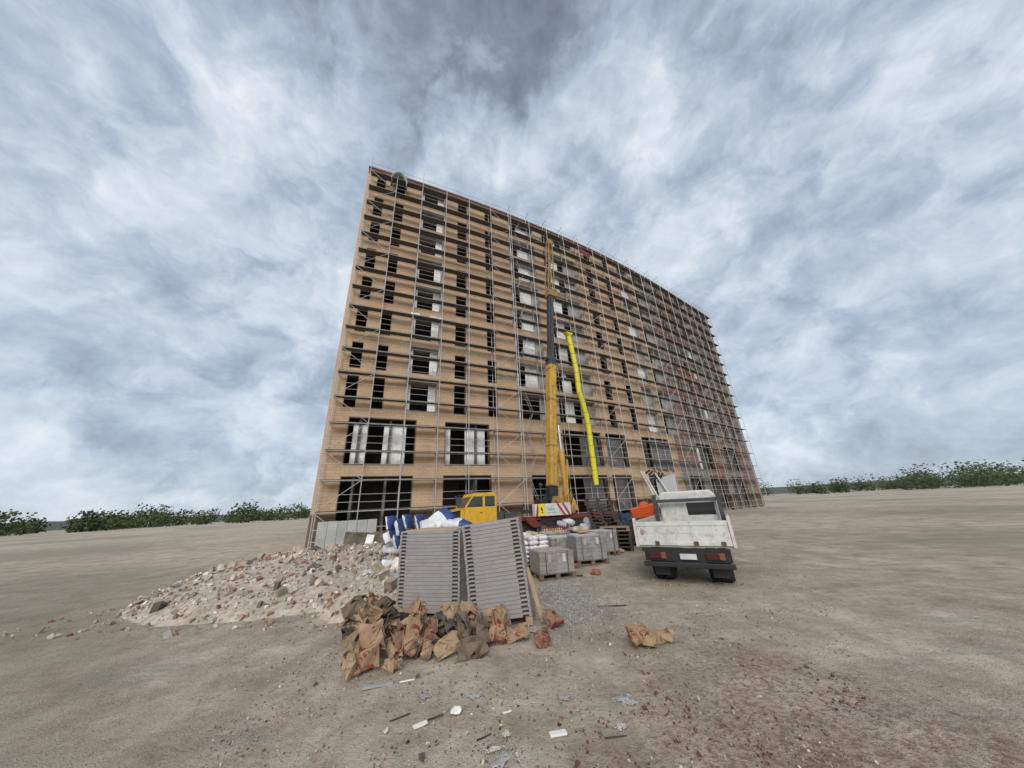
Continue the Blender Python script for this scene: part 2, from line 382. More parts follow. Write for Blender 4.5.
# ------------------------------------------------------------------ the arc of the facade
def fp(s, off, z):
    e = max(0., s-45.); a = A0 + KC*(s-e); r = RAD - off       # past the bend the wing runs straight
    return Vector((CX + r*sin(a) + e*cos(a), CY - r*cos(a) + e*sin(a), z))
def fbox(mb, s0, s1, o0, o1, z0, z1, mi=0, step=1.6):
    n = max(1, int((s1-s0)/step+.5))
    for i in range(n):
        a = s0+(s1-s0)*i/n; b = s0+(s1-s0)*(i+1)/n
        mb.hexa([fp(a,o0,z0), fp(b,o0,z0), fp(b,o1,z0), fp(a,o1,z0), fp(a,o0,z1), fp(b,o0,z1), fp(b,o1,z1), fp(a,o1,z1)], mi)
def fquad(mb, s0, s1, off, z0, z1, mi=0, flip=False):
    p = [fp(s0,off,z0), fp(s1,off,z0), fp(s1,off,z1), fp(s0,off,z1)]; u = [(s0,z0),(s1,z0),(s1,z1),(s0,z1)]
    if flip: p.reverse(); u.reverse()
    mb.poly(p, mi, u)

S0, S1, SB = -2.9, 60.0, 36.2
ZB = .12; FLOORS = [9.52+3.3*i for i in range(8)]
NARROW = [(-1.97,-1.12),(-.03,.83),(6.6,7.65),(9.82,10.75),(24.75,25.8),(28.4,29.5),(41.,42.),(44.3,45.3),(52.,53.),(55.2,56.2)]
LOGGIA = [(2.5,5.12,[(2.52,2.92,'w'),(4.42,5.1,'w')]), (12.95,16.5,[(12.97,13.42,'w'),(14.3,15.75,'w'),(15.75,16.48,'g')]),
          (17.7,22.8,[(19.0,20.25,'w'),(21.2,22.78,'g')]), (31.4,33.95,[(32.45,33.93,'p')]), (34.75,38.3,[(34.77,35.5,'w'),(36.5,38.28,'g')]),
          (47.,50.6,[(48.,49.5,'w')]), (57.,59.4,[(57.02,58.,'w')])]
BIG = [(-1.43,3.55,[(-1.05,-.08),(1.15,2.84)]), (5.87,9.87,[(5.9,6.48),(7.77,9.62)]), (17.78,22.9,[]), (23.6,26.75,[]), (29.55,34.72,[]), (41.2,46.,[(42.,43.2)]), (50.,55.,[])]
BAYS = [(-1.43,3.54),(5.84,9.98),(13.9,16.7),(17.83,23.),(23.7,26.72),(29.6,34.7),(38.,41.),(43.,48.),(50.,55.)]
openings = []
for i, z in enumerate(FLOORS):
    for a, b in NARROW: openings.append((a, b, z, z+(2.6 if i == 0 else 2.36)))
    for a, b, _ in LOGGIA: openings.append((a, b, z, z+2.66))
for a, b, _ in BIG: openings.append((a, b, 5.2, 8.78))
for a, b in BAYS: openings.append((a, b, .02, 4.42))
ZTOP = 34.75      # cladding stops here, brick parapet above to 36
sb = {S0, S1, SB}; zb = {.02, 1.96, ZTOP}
for a, b, c, d in openings: sb |= {a, b}; zb |= {c, d}
ss = sorted(sb); out = []
for a, b in zip(ss, ss[1:]):
    n = max(1, int((b-a)/1.4)); out += [a+(b-a)*i/n for i in range(n)]
ss = out+[S1]; zs = sorted(zb)
def inopen(s, z): return any(a < s < b and c < z < d for a, b, c, d in openings)
clad, bare, plinths = MB(), MB(), {}
for a, b in zip(ss, ss[1:]):
    for c, d in zip(zs, zs[1:]):
        if inopen((a+b)/2, (c+d)/2): continue
        tgt = plinths.setdefault(sum(1 for o_ in BAYS if o_[1] <= (a+b)/2), MB()) if d <= 1.97 else (clad if b <= SB+.01 else bare)
        fquad(tgt, a, b, 1.0, c, d); fquad(tgt, a, b, 1.28, c, d, flip=True)
block = thing('apartment_block', 'ten storey tan clad apartment block under construction, bare window openings, standing behind the scaffolding', 'building', fp(20,5,0))
def bpart(mb, name, m, parent=None, **kw):
    o = mb.build(name, m, parent or block, **kw)
    if (parent or block) is block: o.matrix_parent_inverse = Matrix.Translation(-block.location)
    return o
bpart(clad, 'cladding', TAN); bpart(bare, 'bare_masonry_wall', BARE)
for k_ in plinths: bpart(plinths[k_], 'plinth', PLINTH)
# parapet
mb = MB()
for k in range(int((S1-S0)/1.4)+1):
    a = S0+1.4*k; b = min(S1, a+1.4)
    if b-a < .05: continue
    fquad(mb, a, b, .99, ZTOP, 35.66); fquad(mb, a, b, 1.28, ZTOP, 35.66, flip=True)
bpart(mb, 'parapet', BRICK)
mb = MB(); fbox(mb, S0-.05, S1, .92, 1.35, 35.66, 35.76); bpart(mb, 'coping', COPING)
# slabs, ends, back and roof
for z in [0.0, 4.62+.2]+FLOORS+[ZTOP-1.3]:
    mb = MB(); zz = z if z == 0 else z-.03
    fbox(mb, S0+.3, S1-.3, 1.285, 11.9, zz-.22 if z else .01, zz if z else .1, step=4); bpart(mb, 'floor_slab', CONC)
for s0, s1 in ((S0, S0+.28), (S1-.28, S1)):
    mb = MB(); mb.hexa([fp(s0,1.0,0), fp(s1,1.0,0), fp(s1,12,0), fp(s0,12,0), fp(s0,1.0,35.65), fp(s1,1.0,35.65), fp(s1,12,35.65), fp(s0,12,35.65)])
    # pull the front edge back so it butts behind the facade sheets
    mb.v = [tuple(p) for p in mb.v]
    o = bpart(mb, 'end_wall', TAN if s0 < 0 else BARE)
    for v in (0,1,4,5):
        sx_ = s0 if v in (0,4) else s1
        o.data.vertices[v].co = fp(sx_, 1.281, o.data.vertices[v].co.z)
mb = MB(); fbox(mb, S0+.29, S1-.29, 11.95, 12.2, 0, 35.8, step=4); bpart(mb, 'back_wall', BARE)
mb = MB(); fbox(mb, S0+.29, S1-.29, 1.3, 11.94, 35.0, 35.25, step=4); bpart(mb, 'roof', CONC)
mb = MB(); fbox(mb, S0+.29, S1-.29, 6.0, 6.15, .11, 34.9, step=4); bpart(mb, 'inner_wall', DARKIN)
# dividing walls between rooms
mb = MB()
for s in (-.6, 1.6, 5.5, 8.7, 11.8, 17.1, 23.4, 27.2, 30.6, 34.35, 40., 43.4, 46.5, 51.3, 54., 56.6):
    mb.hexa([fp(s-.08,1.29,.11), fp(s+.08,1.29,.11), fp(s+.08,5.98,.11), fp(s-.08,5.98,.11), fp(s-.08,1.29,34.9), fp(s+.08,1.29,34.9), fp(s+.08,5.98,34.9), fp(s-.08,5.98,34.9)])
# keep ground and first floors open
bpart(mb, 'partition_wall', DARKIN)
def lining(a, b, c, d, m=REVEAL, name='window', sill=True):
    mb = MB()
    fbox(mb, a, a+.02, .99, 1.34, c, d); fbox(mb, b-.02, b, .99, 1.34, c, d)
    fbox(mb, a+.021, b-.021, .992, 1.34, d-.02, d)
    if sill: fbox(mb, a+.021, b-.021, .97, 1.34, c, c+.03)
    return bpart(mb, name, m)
nwin = 0
for i, z in enumerate(FLOORS):
    for a, b in NARROW:
        if nwin < 100: lining(a, b, z, z+(2.6 if i == 0 else 2.36)); nwin += 1
    for q, (a, b, boards) in enumerate(LOGGIA):
        mb = MB(); dk = 2.35
        fbox(mb, a, a+.05, .985, dk, z, z+2.66); fbox(mb, b-.05, b, .985, dk, z, z+2.66)
        fbox(mb, a+.051, b-.051, .988, dk, z+2.60, z+2.66); fbox(mb, a+.051, b-.051, .988, dk, z, z+.06)
        lg = bpart(mb, 'loggia', LOGM)
        for (c, d, k) in boards:
            rr = random.random()
            if k == 'w' and a > 10 and rr < .10: continue
            mb = MB()
            if k == 'w' and d-c < .6: fbox(mb, c+.04, d, 1.45, 1.5, z+.07, z+2.45-(.9 if rr > .7 else 0))
            else:
                seam = (c+d)/2
                fbox(mb, c, seam-.004, 1.62, 1.67, z+.065, z+2.55); fbox(mb, seam+.004, d, 1.62, 1.67, z+.065, z+2.55-(.5 if rr > .85 else 0))
            o = mb.build('wall_board', {'w': BOARD, 'g': GREYBOARD, 'p': GREYBOARD if i % 2 else BOARD}[k], lg)
for a, b, boards in BIG:
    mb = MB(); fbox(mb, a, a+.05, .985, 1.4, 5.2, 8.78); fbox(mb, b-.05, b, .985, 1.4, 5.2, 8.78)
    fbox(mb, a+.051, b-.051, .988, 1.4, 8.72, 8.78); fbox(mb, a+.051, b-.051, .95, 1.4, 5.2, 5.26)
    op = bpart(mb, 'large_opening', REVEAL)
    for c, d in boards:
        mb = MB(); n = max(1, round((d-c)/.9))
        for k in range(n):
            fbox(mb, c+(d-c)*k/n+.002, c+(d-c)*(k+1)/n-.002, 1.55, 1.60, 4.86, 8.4)
        mb.build('wall_board', BOARD, op)
for a, b in BAYS:
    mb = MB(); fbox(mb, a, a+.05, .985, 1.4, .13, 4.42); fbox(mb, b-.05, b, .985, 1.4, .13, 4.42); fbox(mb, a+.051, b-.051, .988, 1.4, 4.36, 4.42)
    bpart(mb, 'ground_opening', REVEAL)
# grey sheets hung in the right hand openings
def sheet(a, b, z0, z1, off, seed, m=DUST, name='dust_sheet'):
    rnd = random.Random(seed); n = int((b-a)*9); ph = rnd.random()*9
    mb = MB(); rows = []
    for j in range(9):
        zz = z1+(z0-z1)*j/8; row = []
        for i in range(n+1):
            s = a+(b-a)*i/n
            w = .07*sin(s*7+ph)*(j/8)+.05*sin(s*13+ph*2)*(j/8)+.06*noise.noise((s*1.3, j*.5, seed))
            row.append((mb.vert(fp(s, off+w, zz+(.12*sin(s*5+ph) if j == 8 else 0))), mb.vert(fp(s, off+w+.015, zz))))
        rows.append(row)
    for j in range(8):
        for i in range(n):
            A, B, C, D = rows[j][i], rows[j][i+1], rows[j+1][i+1], rows[j+1][i]
            mb.face((D[0], C[0], B[0], A[0])); mb.face((A[1], B[1], C[1], D[1]))
    return bpart(mb, name, m, smooth=True)
sheet(30.6, 34.6, 5.0, 8.5, .86, 3); sheet(20.4, 22.8, 5.3, 8.5, 1.6, 4); sheet(24.6, 26.7, 1.0, 4.3, 1.6, 5); sheet(20.3, 22.9, .6, 4.3, 1.6, 6); sheet(23.7, 26.6, 5.3, 8.4, 1.6, 8)

# ------------------------------------------------------------------ scaffolding
scaf = thing('scaffolding', 'tall grey tube scaffolding with dark decks covering the whole front of the tan block', 'scaffolding', fp(20,.3,0))
def spart(mb, name, m, kind=None, **kw):
    o = mb.build(name, m, scaf, **kw); o.matrix_parent_inverse = Matrix.Translation(-scaf.location)
    if kind: o['kind'] = kind
    return o
NB = 25; PS = [(i-1)*BAY for i in range(NB)]
LEV = [2.08+2*j for j in range(17)]
for i, s in enumerate(PS):
    for off in (0., .73):
        mb = MB(); wob = random.uniform(-.012, .012)
        mb.tube(fp(s+wob, off, .06), fp(s, off, 36.02), .031, 6)
        if off and i < 6: mb.v = [(x, y, min(z, 34.6)) for x, y, z in mb.v]
        mb.box(fp(s+wob, off, .03), (.15, .15, .06)); spart(mb, 'standard', GALV)
# the doubled tower of the stair bay
for s in (PS[6]-.24,):
    mb = MB(); mb.tube(fp(s, 0, .06), fp(s, 0, 35.2), .027, 6); spart(mb, 'standard', GALV)
cells = [(i, j) for i in range(NB-1) for j in range(17)]
key = lambda c: (fp(PS[c[0]]+BAY/2, 0, LEV[c[1]])-Vector((0,0,H))).length
vis = sorted(cells, key=key)
def emit(name, m, fn, items, lim=100):
    for k, it in enumerate(items[:lim]):
        mb = MB(); fn(mb, it); spart(mb, name, m)
    if len(items) > lim:
        mb = MB()
        for it in items[lim:]: fn(mb, it)
        spart(mb, name, m, 'stuff')
def deck(mb, c):
    i, j = c; a, b = PS[i]+.03, PS[i+1]-.03; z = LEV[j]
    rr = random.Random(i*31+j)
    dz = rr.uniform(-.012, .012)
    fbox(mb, a, b, .05, .355, z+dz, z+.055+dz, step=3); fbox(mb, a, b, .365, .67, z-dz, z+.055-dz, step=3)
emit('deck', DECKM, deck, vis)
def ledger(mb, c):
    i, j = c; z = LEV[j]
    mb.tube(fp(PS[i], -.0, z-.04), fp(PS[i+1], -.0, z-.04), .024, 5, cap=False); mb.tube(fp(PS[i], .73, z-.04), fp(PS[i+1], .73, z-.04), .022, 5, cap=False)
emit('ledger', GALV, ledger, vis)
def rail(mb, c):
    i, j, h = c; z = LEV[j]+h
    mb.tube(fp(PS[i], .03, z), fp(PS[i+1], .03, z+random.uniform(-.02, .02)), .016, 5, cap=False)
emit('guard_rail', GALV, rail, [(i, j, h) for i, j in vis for h in (.55, 1.05)])
def transom(mb, c):
    i, j = c; mb.tube(fp(PS[i], 0, LEV[j]-.03), fp(PS[i], .95, LEV[j]-.03), .022, 5, cap=False)
emit('transom', GALV, transom, vis)
def brace(mb, c):
    i, j = c
    a, b = (0, 1) if j % 2 else (1, 0)
    mb.tube(fp(PS[i+a], -.035, LEV[j]-2.0), fp(PS[i+b], -.035, LEV[j]-.05), .021, 5, cap=False)
emit('brace', GALV, brace, [(i, j) for i, j in vis if i % 5 == 0])
def lowrail(mb, c):
    i, h = c; mb.tube(fp(PS[i], 0, h), fp(PS[i+1], 0, h), .02, 5, cap=False)
emit('base_ledger', GALV, lowrail, [(i, h) for i in range(NB-1) for h in (.35, 1.03)])
def toprail(mb, i):
    mb.tube(fp(PS[i], .73, 35.85), fp(PS[i], 0, 36.0), .03, 5, cap=False); mb.tube(fp(PS[i], .73, 35.2), fp(PS[i], 0, 35.2), .02, 5, cap=False)
emit('end_rail', GALV, toprail, list(range(6, NB)))
# ladder in the stair bay
mb = MB()
for j in range(16):
    a, b = (PS[6]+.5, PS[6]+1.3) if j % 2 else (PS[6]+1.3, PS[6]+.5)
    for o in (.2, .55): mb.tube(fp(a, o, LEV[j]+.05), fp(b, o, LEV[j]+2.0), .02, 5)
    for k in range(1, 7):
        f = k/7; mb.tube(fp(a+(b-a)*f, .2, LEV[j]+2*f), fp(a+(b-a)*f, .55, LEV[j]+2*f), .013, 4)
spart(mb, 'ladder', GALV)

# bits lying on the decks
def deckthing(name, s, off, j, dims, m, label, cat, rot=0., tilt=0.):
    a = A0+KC*s+rot; mb = MB(); mb.box((0,0,dims[2]/2), dims)
    o = mb.build(name, m, bevel=.004); o.location = fp(s, off, LEV[j]+.07); o.rotation_euler = (tilt, 0, a)
    return tag(o, label, cat)
deckthing('plasterboard_stack', 2.75, .36, 8, (.75,.5,.16), BOARD, 'small stack of white plasterboard on a deck left of the third window column', 'plasterboard')
deckthing('plasterboard_offcut', 4.6, .36, 8, (1.2,.5,.1), BOARD, 'long white plasterboard offcut on the scaffold deck beside the loggia column', 'plasterboard')
deckthing('white_panel', 2.5, .5, 5, (.5,.06,.38), GREYBOARD, 'white panel standing upright on a scaffold deck below the crumpled packages', 'panel')
deckthing('white_panel', 15.2, .4, 12, (1.2,.5,.14), BOARD, 'flat white panel lying on a high deck left of the crane tip', 'panel')
deckthing('wooden_plank', 18.9, .3, 3, (2.4,.2,.05), PLY, 'pale timber plank lying on the deck just right of the crane ram', 'plank')
o = sheet(22.9, 24.9, 32.75, 33.45, -.03, 11, REDCLOTH, 'red_cloth'); o.parent = None; o.matrix_parent_inverse = Matrix()
tag(o, 'dark red cloth hung over a guard rail near the top of the scaffolding', 'cloth')
# bent sheet over the top deck
mb = MB(); n = 12; A = []
for k in range(n+1):
    a = pi*(.92-.88*k/n)
    row = []
    for o_ in (-.25, .95):
        for r in (.93, .98): row.append(mb.vert(fp(.15+r*cos(a)*.85, o_, 33.25+r*sin(a)*1.5)))
    A.append(row)
for k in range(n):
    a, b = A[k], A[k+1]
    mb.face((a[1], b[1], b[3], a[3])); mb.face((a[0], a[2], b[2], b[0])); mb.face((a[0], b[0], b[1], a[1])); mb.face((a[2], a[3], b[3], b[2]))
tag(mb.build('bent_sheet', GREYBOARD, smooth=True), 'pale sheet bent into an arch over the top scaffold deck near the left corner', 'sheet')

# ------------------------------------------------------------------ yellow rubble chute
ch = thing('rubble_chute', 'bright yellow segmented rubble chute hanging down the scaffolding right of the crane boom', 'chute', fp(19.8,-.6,3.4))
path = [(19.0,-.35,19.0),(19.1,-.4,17.9),(19.2,-.45,16.8),(19.27,-.5,15.7),(19.3,-.55,14.6),(19.27,-.58,13.5),(19.22,-.62,12.45),(19.5,-.62,11.4),(19.72,-.62,10.3),(19.84,-.62,9.2),(19.86,-.62,8.1),(19.86,-.6,7.0),(19.86,-.6,5.9),(19.87,-.6,4.7),(19.87,-.6,3.45)]
pts = [fp(*p) for p in path]
for k in range(len(pts)-1):
    mb = MB(); mb.tube(pts[k], pts[k+1]+(pts[k]-pts[k+1]).normalized()*-.1, .29, 16, .225)
    o = mb.build('chute_section', CHUTE, ch, smooth=False); o.matrix_parent_inverse = Matrix.Translation(-ch.location)
    mb = MB(); d = (pts[k+1]-pts[k]).normalized(); mb.tube(pts[k]+d*.02, pts[k]+d*.075, .302, 16)
    r = mb.build('collar', CHUTED if k != 6 else CHUTE, o)
mb = MB(); top = pts[0]
q = [fp(18.4,-.05,19.55), fp(19.35,-.05,19.55), fp(19.35,-.75,19.3), fp(18.4,-.75,19.3)]
lowq = [top+Vector((-.2,.15,-.1)), top+Vector((.2,.15,-.1)), top+Vector((.2,-.2,-.1)), top+Vector((-.2,-.2,-.1))]
q2 = q[::-1]; 
for k in range(4):
    a, b = k, (k+1) % 4
    mb.hexa([lowq[a], lowq[b], lowq[b]*.999+top*.001, lowq[a]*.999+top*.001, q[a], q[b], q[b]+(top-q[b])*.06, q[a]+(top-q[a])*.06])
o = mb.build('hopper', CHUTE, ch); o.matrix_parent_inverse = Matrix.Translation(-ch.location)
mb = MB()
for da in (-.29, .29):
    for k in range(len(pts)-1):
        mb.tube(pts[k]+Vector((da,-.1,0)), pts[k+1]+Vector((da,-.1,0)), .009, 4)
o = mb.build('chain', BLACKM, ch); o.matrix_parent_inverse = Matrix.Translation(-ch.location)

# ------------------------------------------------------------------ telescopic crane truck
cr = thing('crane_truck', 'old yellow telescopic crane truck with raised boom standing in front of the scaffolding', 'crane', (2.25,22.0,0), (0,0,R(28)))
def cp(mb, name, m, parent=cr, **kw): return mb.build(name, m, parent, **kw)
mb = MB(); mb.span((-3.45,-1.2,1.05),(-1.7,1.2,1.22)); mb.span((-1.7,-1.0,1.0),(4.6,1.0,1.16)); mb.span((-7.0,-.45,.75),(-3.45,.45,1.05)); cp(mb, 'chassis', REDM, bevel=.02)
mb = MB(); mb.span((-3.3,-.95,.5),(4.4,.95,.99)); cp(mb, 'underframe', BLACKM)
for x in (-2.55, 2.4):
    for sd in (-1, 1):
        mb = MB(); mb.prism([(x-.35,1.235),(x+.25,1.235),(x+.78,.72),(x+.3,.66),(x-.1,.9)], sd*1.0, sd*1.38); o = cp(mb, 'outrigger', REDM, bevel=.015)
        mb = MB(); mb.tube((x+.55,sd*1.2,.7),(x+.55,sd*1.2,.12),.07,10); mb.tube((x+.55,sd*1.2,.12),(x+.55,sd*1.2,.02),.22,12); mb.build('jack_foot', CHAR, o)
def wheel(parent, x, y, r, w, name='wheel', sd=-1):
    mb = MB(); n = 22
    prof = [(.55,-w/2),(.9,-w/2),(1,-w*.32),(1,w*.32),(.9,w/2),(.55,w/2)]
    rings = [[mb.vert((x+r*a*cos(2*pi*k/n), y+b, r+r*a*sin(2*pi*k/n))) for k in range(n)] for a, b in prof]
    for p in range(len(prof)-1):
        for k in range(n):
            kk = (k+1) % n; mb.face((rings[p][k], rings[p][kk], rings[p+1][kk], rings[p+1][k]))
    for k in range(0, n, 1):
        a = 2*pi*k/n; M = Matrix.Rotation(-a, 3, 'Y')
        mb.box((x+r*1.0*cos(a), y, r+r*1.0*sin(a)), (.03, w*.62, .05), M)
    t = mb.build(name, RUB, parent)
    mb = MB()
    for e in (-1, 1):
        mb.tube((x, y+e*w*.2, r), (x, y+e*w*.38, r), r*.56, 18); mb.tube((x, y+e*w*.38, r), (x, y+e*w*.5, r), r*.22, 12)
    mb.build('rim', RIM, t)
for x in (-5.9, -1.55, .05, 2.9, 4.1):
    for sd in (-1, 1): wheel(cr, x, sd*1.0, .52, .42)
# cab
cab = MB()
cab.prism([(-6.42,1.02),(-4.55,1.02),(-4.55,1.93),(-6.42,1.93)], -1.25, .35)
cab.prism([(-6.02,2.46),(-4.55,2.46),(-4.57,2.62),(-4.75,2.67),(-5.9,2.65)], -1.25, .35)
for y0, y1 in ((-1.25,-1.19),(.29,.35)):
    cab.prism([(-6.42,1.931),(-6.30,1.931),(-5.93,2.459),(-6.03,2.459)], y0, y1)
    cab.prism([(-5.38,1.931),(-5.25,1.931),(-5.25,2.459),(-5.38,2.459)], y0, y1)
    cab.prism([(-4.66,1.931),(-4.55,1.931),(-4.55,2.459),(-4.66,2.459)], y0, y1)
cb = cp(cab, 'cab', YEL, bevel=.018)
def gl(pts, y0, y1): mb = MB(); mb.prism(pts, y0, y1); mb.build('cab_window', GLASS, cb)
for y in (-1.225, .315):
    gl([(-6.285,1.935),(-5.39,1.935),(-5.39,2.455),(-5.925,2.455)], y, y+.012); gl([(-5.24,1.935),(-4.67,1.935),(-4.67,2.455),(-5.24,2.455)], y, y+.012)
gl([(-6.41,1.935),(-6.39,1.935),(-6.01,2.455),(-6.03,2.455)], -1.18, .28); gl([(-4.60,1.935),(-4.58,1.935),(-4.58,2.455),(-4.60,2.455)], -1.18, .28)
mb = MB(); mb.span((-6.2,-1.262,1.12),(-5.33,-1.251,1.88)); d_ = mb.build('door', YEL, cb, bevel=.006)
mb = MB(); mb.span((-5.55,-1.285,1.62),(-5.42,-1.263,1.65)); mb.build('handle', BLACKM, d_)
mb = MB(); mb.span((-5.27,-1.262,1.2),(-4.62,-1.251,1.88)); mb.build('side_panel', YEL, cb, bevel=.006)
mb = MB(); mb.tube((-5.75,-.5,2.68),(-5.75,-.5,2.78),.07,10); mb.build('beacon', AMBER, cb)
mb = MB()
for a, b in (((-6.42,-1.3,2.03),(-6.98,-1.36,2.5)),((-6.98,-1.36,2.5),(-6.0,-1.3,2.64)),((-6.42,-1.3,2.03),(-6.9,-1.36,2.05)),((-6.9,-1.36,2.05),(-6.98,-1.36,2.5))): mb.tube(a, b, .016, 5)
mb.build('mirror_bracket', CHAR, cb)
mb = MB(); mb.span((-6.93,-1.37,2.1),(-6.62,-1.33,2.46)); mb.build('mirror', GLASS, cb)
mb = MB(); mb.prism([(-7.1,1.74),(-6.43,1.84),(-6.43,1.9),(-7.12,1.79)], -1.22, .32); mb.prism([(-6.62,1.05),(-6.43,1.05),(-6.43,1.83),(-6.62,1.8)], -1.22, .32); mb.prism([(-7.1,1.0),(-6.63,1.0),(-6.63,1.2),(-7.1,1.2)], -1.22, .32); cp(mb, 'hood', YEL, bevel=.01)
mb = MB(); mb.prism([(-7.02,1.21),(-6.63,1.21),(-6.63,1.78),(-7.02,1.73)], -1.12, .25); cp(mb, 'engine_grille', BLACKM)
mb = MB(); mb.span((-6.98,.0,1.21),(-6.7,.2,1.35)); cp(mb, 'headlight', GLASS)
mb = MB(); mb.span((-4.5,-1.1,1.06),(-4.05,.9,1.6)); mb.span((-4.0,-1.15,1.06),(-3.42,.9,1.53)); mb.tube((-4.25,-.8,1.6),(-4.25,-.8,1.95),.05,8); cp(mb, 'engine_box', CHAR, bevel=.02)
# superstructure
mb = MB(); mb.tube((0,0,1.225),(0,0,1.4),.75,24); cp(mb, 'turntable', BLACKM)
mb = MB(); mb.span((-1.9,-.95,1.41),(.4,.95,1.62)); mb.span((-.75,-.2,1.63),(-.3,.6,2.0)); cp(mb, 'slewing_frame', CHAR, bevel=.02)
cw = MB(); cw.span((-2.13,-1.30,1.24),(.46,-.98,1.93)); cwo = cp(cw, 'counterweight', WHITEP, bevel=.02)
def stripe(x0, x1, w): 
    mb = MB(); mb.prism([(x0,1.92),(x0+w,1.92),(x1+w,1.25),(x1,1.25)], -1.312, -1.303); mb.build('red_stripe', SIGNR, cwo)
stripe(-.62,-.12,.17); stripe(-.22,.24,.17); stripe(-1.95,-2.11,.14)
mb = MB(); mb.span((-1.92,-1.36,1.27),(-1.5,-1.33,1.92)); sg = mb.build('warning_sign', SIGNY, cwo)
mb = MB()
yy0, yy1 = -1.368, -1.361
mb.prism([(-1.78,1.72),(-1.70,1.74),(-1.62,1.60),(-1.66,1.5),(-1.74,1.58)], yy0, yy1); mb.prism([(-1.74,1.5),(-1.64,1.47),(-1.6,1.40),(-1.72,1.42)], yy0-.001, yy1)
mb.build('pictogram', BLACKM, sg)
mb = MB()
for k, (x, w, h) in enumerate([(-1.22,.09,.11),(-1.11,.07,.13),(-1.02,.09,.11),(-.91,.06,.13),(-.83,.09,.11)]): mb.span((x,-1.310,1.55),(x+w,-1.303,1.55+h))
for k in range(6): mb.span((-1.3+k*.105,-1.310,1.4),(-1.22+k*.105,-1.303,1.44))
mb.build('faded_lettering', TEAL, cwo)
mb = MB(); mb.tube((-1.4,-.9,1.63),(-1.4,-.9,2.95),.035,8); mb.tube((-1.4,-.9,2.95),(-1.4,-.98,3.08),.1,10,.13); cp(mb, 'work_lamp', CHAR)
mb = MB(); mb.span((.55,-.9,1.3),(1.1,-.3,1.75)); cp(mb, 'winch', OCH, bevel=.03)
mb = MB(); mb.tube((-.85,-.45,2.0),(-.85,.5,2.0),.24,14); mb.tube((-.3,-.45,2.1),(-.3,.5,2.1),.2,14); cp(mb, 'winch_drum', BLACKM)
# boom: foot at (0.1,2.3), leaning right
B0 = Vector((.02,0,2.45)); B1 = Vector((2.2,0,25.25)); bd = (B1-B0).normalized()
Mx = Matrix((Vector((bd.z,0,-bd.x)), Vector((0,1,0)), bd)).transposed()
def bpt(l, x=0, y=0): return B0 + Mx @ Vector((x, y, l))
def bseg(mb, l0, l1, w, d, x=0):
    P = [(-w/2+x,-d/2),(w/2+x,-d/2),(w/2+x,d/2),(-w/2+x,d/2)]
    mb.hexa([bpt(l0,*p) for p in P]+[bpt(l1,*p) for p in P])
mb = MB(); bseg(mb, .55, 9.55, .54, .6); bs = cp(mb, 'boom_base_section', YELB, bevel=.03)
mb = MB(); bseg(mb, .55, 9.5, .04, .62, -.02); mb.build('boom_rib', OCH, bs)
mb = MB()
for l in (.56, 3.2, 6.6, 9.1): bseg(mb, l, l+.1, .58, .64)
mb.build('boom_collar', OCH, bs)
mb = MB(); bseg(mb, -.42, .55, .6, .5); cp(mb, 'boom_foot', BLACKM, bevel=.03)
mb = MB(); mb.tube((-.05,-.7,2.1),(-.05,.7,2.1),.12,12)
for y in (-.55,.5): mb.prism([(-.55,1.63),(.35,1.63),(.2,2.35),(-.25,2.35)], y, y+.08)
cp(mb, 'boom_pivot', OCH)
mb = MB(); bseg(mb, 9.55, 9.95, .6, .6, .02); bseg(mb, 9.95, 10.25, .75, .55); cp(mb, 'telescope_collar', CHAR, bevel=.02)
mb = MB(); bseg(mb, 10.25, 16.3, .42, .46, .02); ms = cp(mb, 'boom_middle_section', CHAR, bevel=.03)
mb = MB(); bseg(mb, 10.3, 16.25, .09, .49, -.09); mb.build('boom_rib', BLACKM, ms)
mb = MB(); bseg(mb, 8.3, 9.5, .1, .62, .27); bseg(mb, 7.7, 9.2, .3, .65, -.02); mb.build('boom_sleeve', YELB, bs)
mb = MB(); bseg(mb, 16.2, 16.7, .72, .62, .1); bseg(mb, 16.25, 17.0, .12, .66, .52); cp(mb, 'jib_bracket', OCH, bevel=.02)
mb = MB(); L0, L1 = 16.6, 22.3
def chord(l, sx, sy): 
    f = (l-L0)/(L1-L0); w = .30-.12*f; return bpt(l, sx*w+.02, sy*w)
for sx in (-1,1):
    for sy in (-1,1): mb.tube(chord(L0,sx,sy), chord(L1,sx,sy), .05, 6)
nz = 10
for k in range(nz):
    l0, l1 = L0+(L1-L0)*k/nz, L0+(L1-L0)*(k+1)/nz
    e = 1 if k % 2 else -1
    for sy in (-1,1): mb.tube(chord(l0,-e,sy), chord(l1,e,sy), .026, 5)
    for sx in (-1,1): mb.tube(chord(l0,sx,-e), chord(l1,sx,e), .026, 5)
cp(mb, 'lattice_jib', OCH)
mb = MB(); bseg(mb, 22.25, 22.75, .5, .45, .02); hd = cp(mb, 'boom_head', OCH, bevel=.03)
mb = MB(); mb.tube(bpt(22.6,.2,-.12), bpt(22.6,.2,.12), .22, 16); mb.build('sheave', BLACKM, hd)
mb = MB(); mb.tube(bpt(22.4,-.2), bpt(21.9,-1.5), .02, 5); cp(mb, 'tip_stay', OCH)
rp = bpt(22.6,.42)
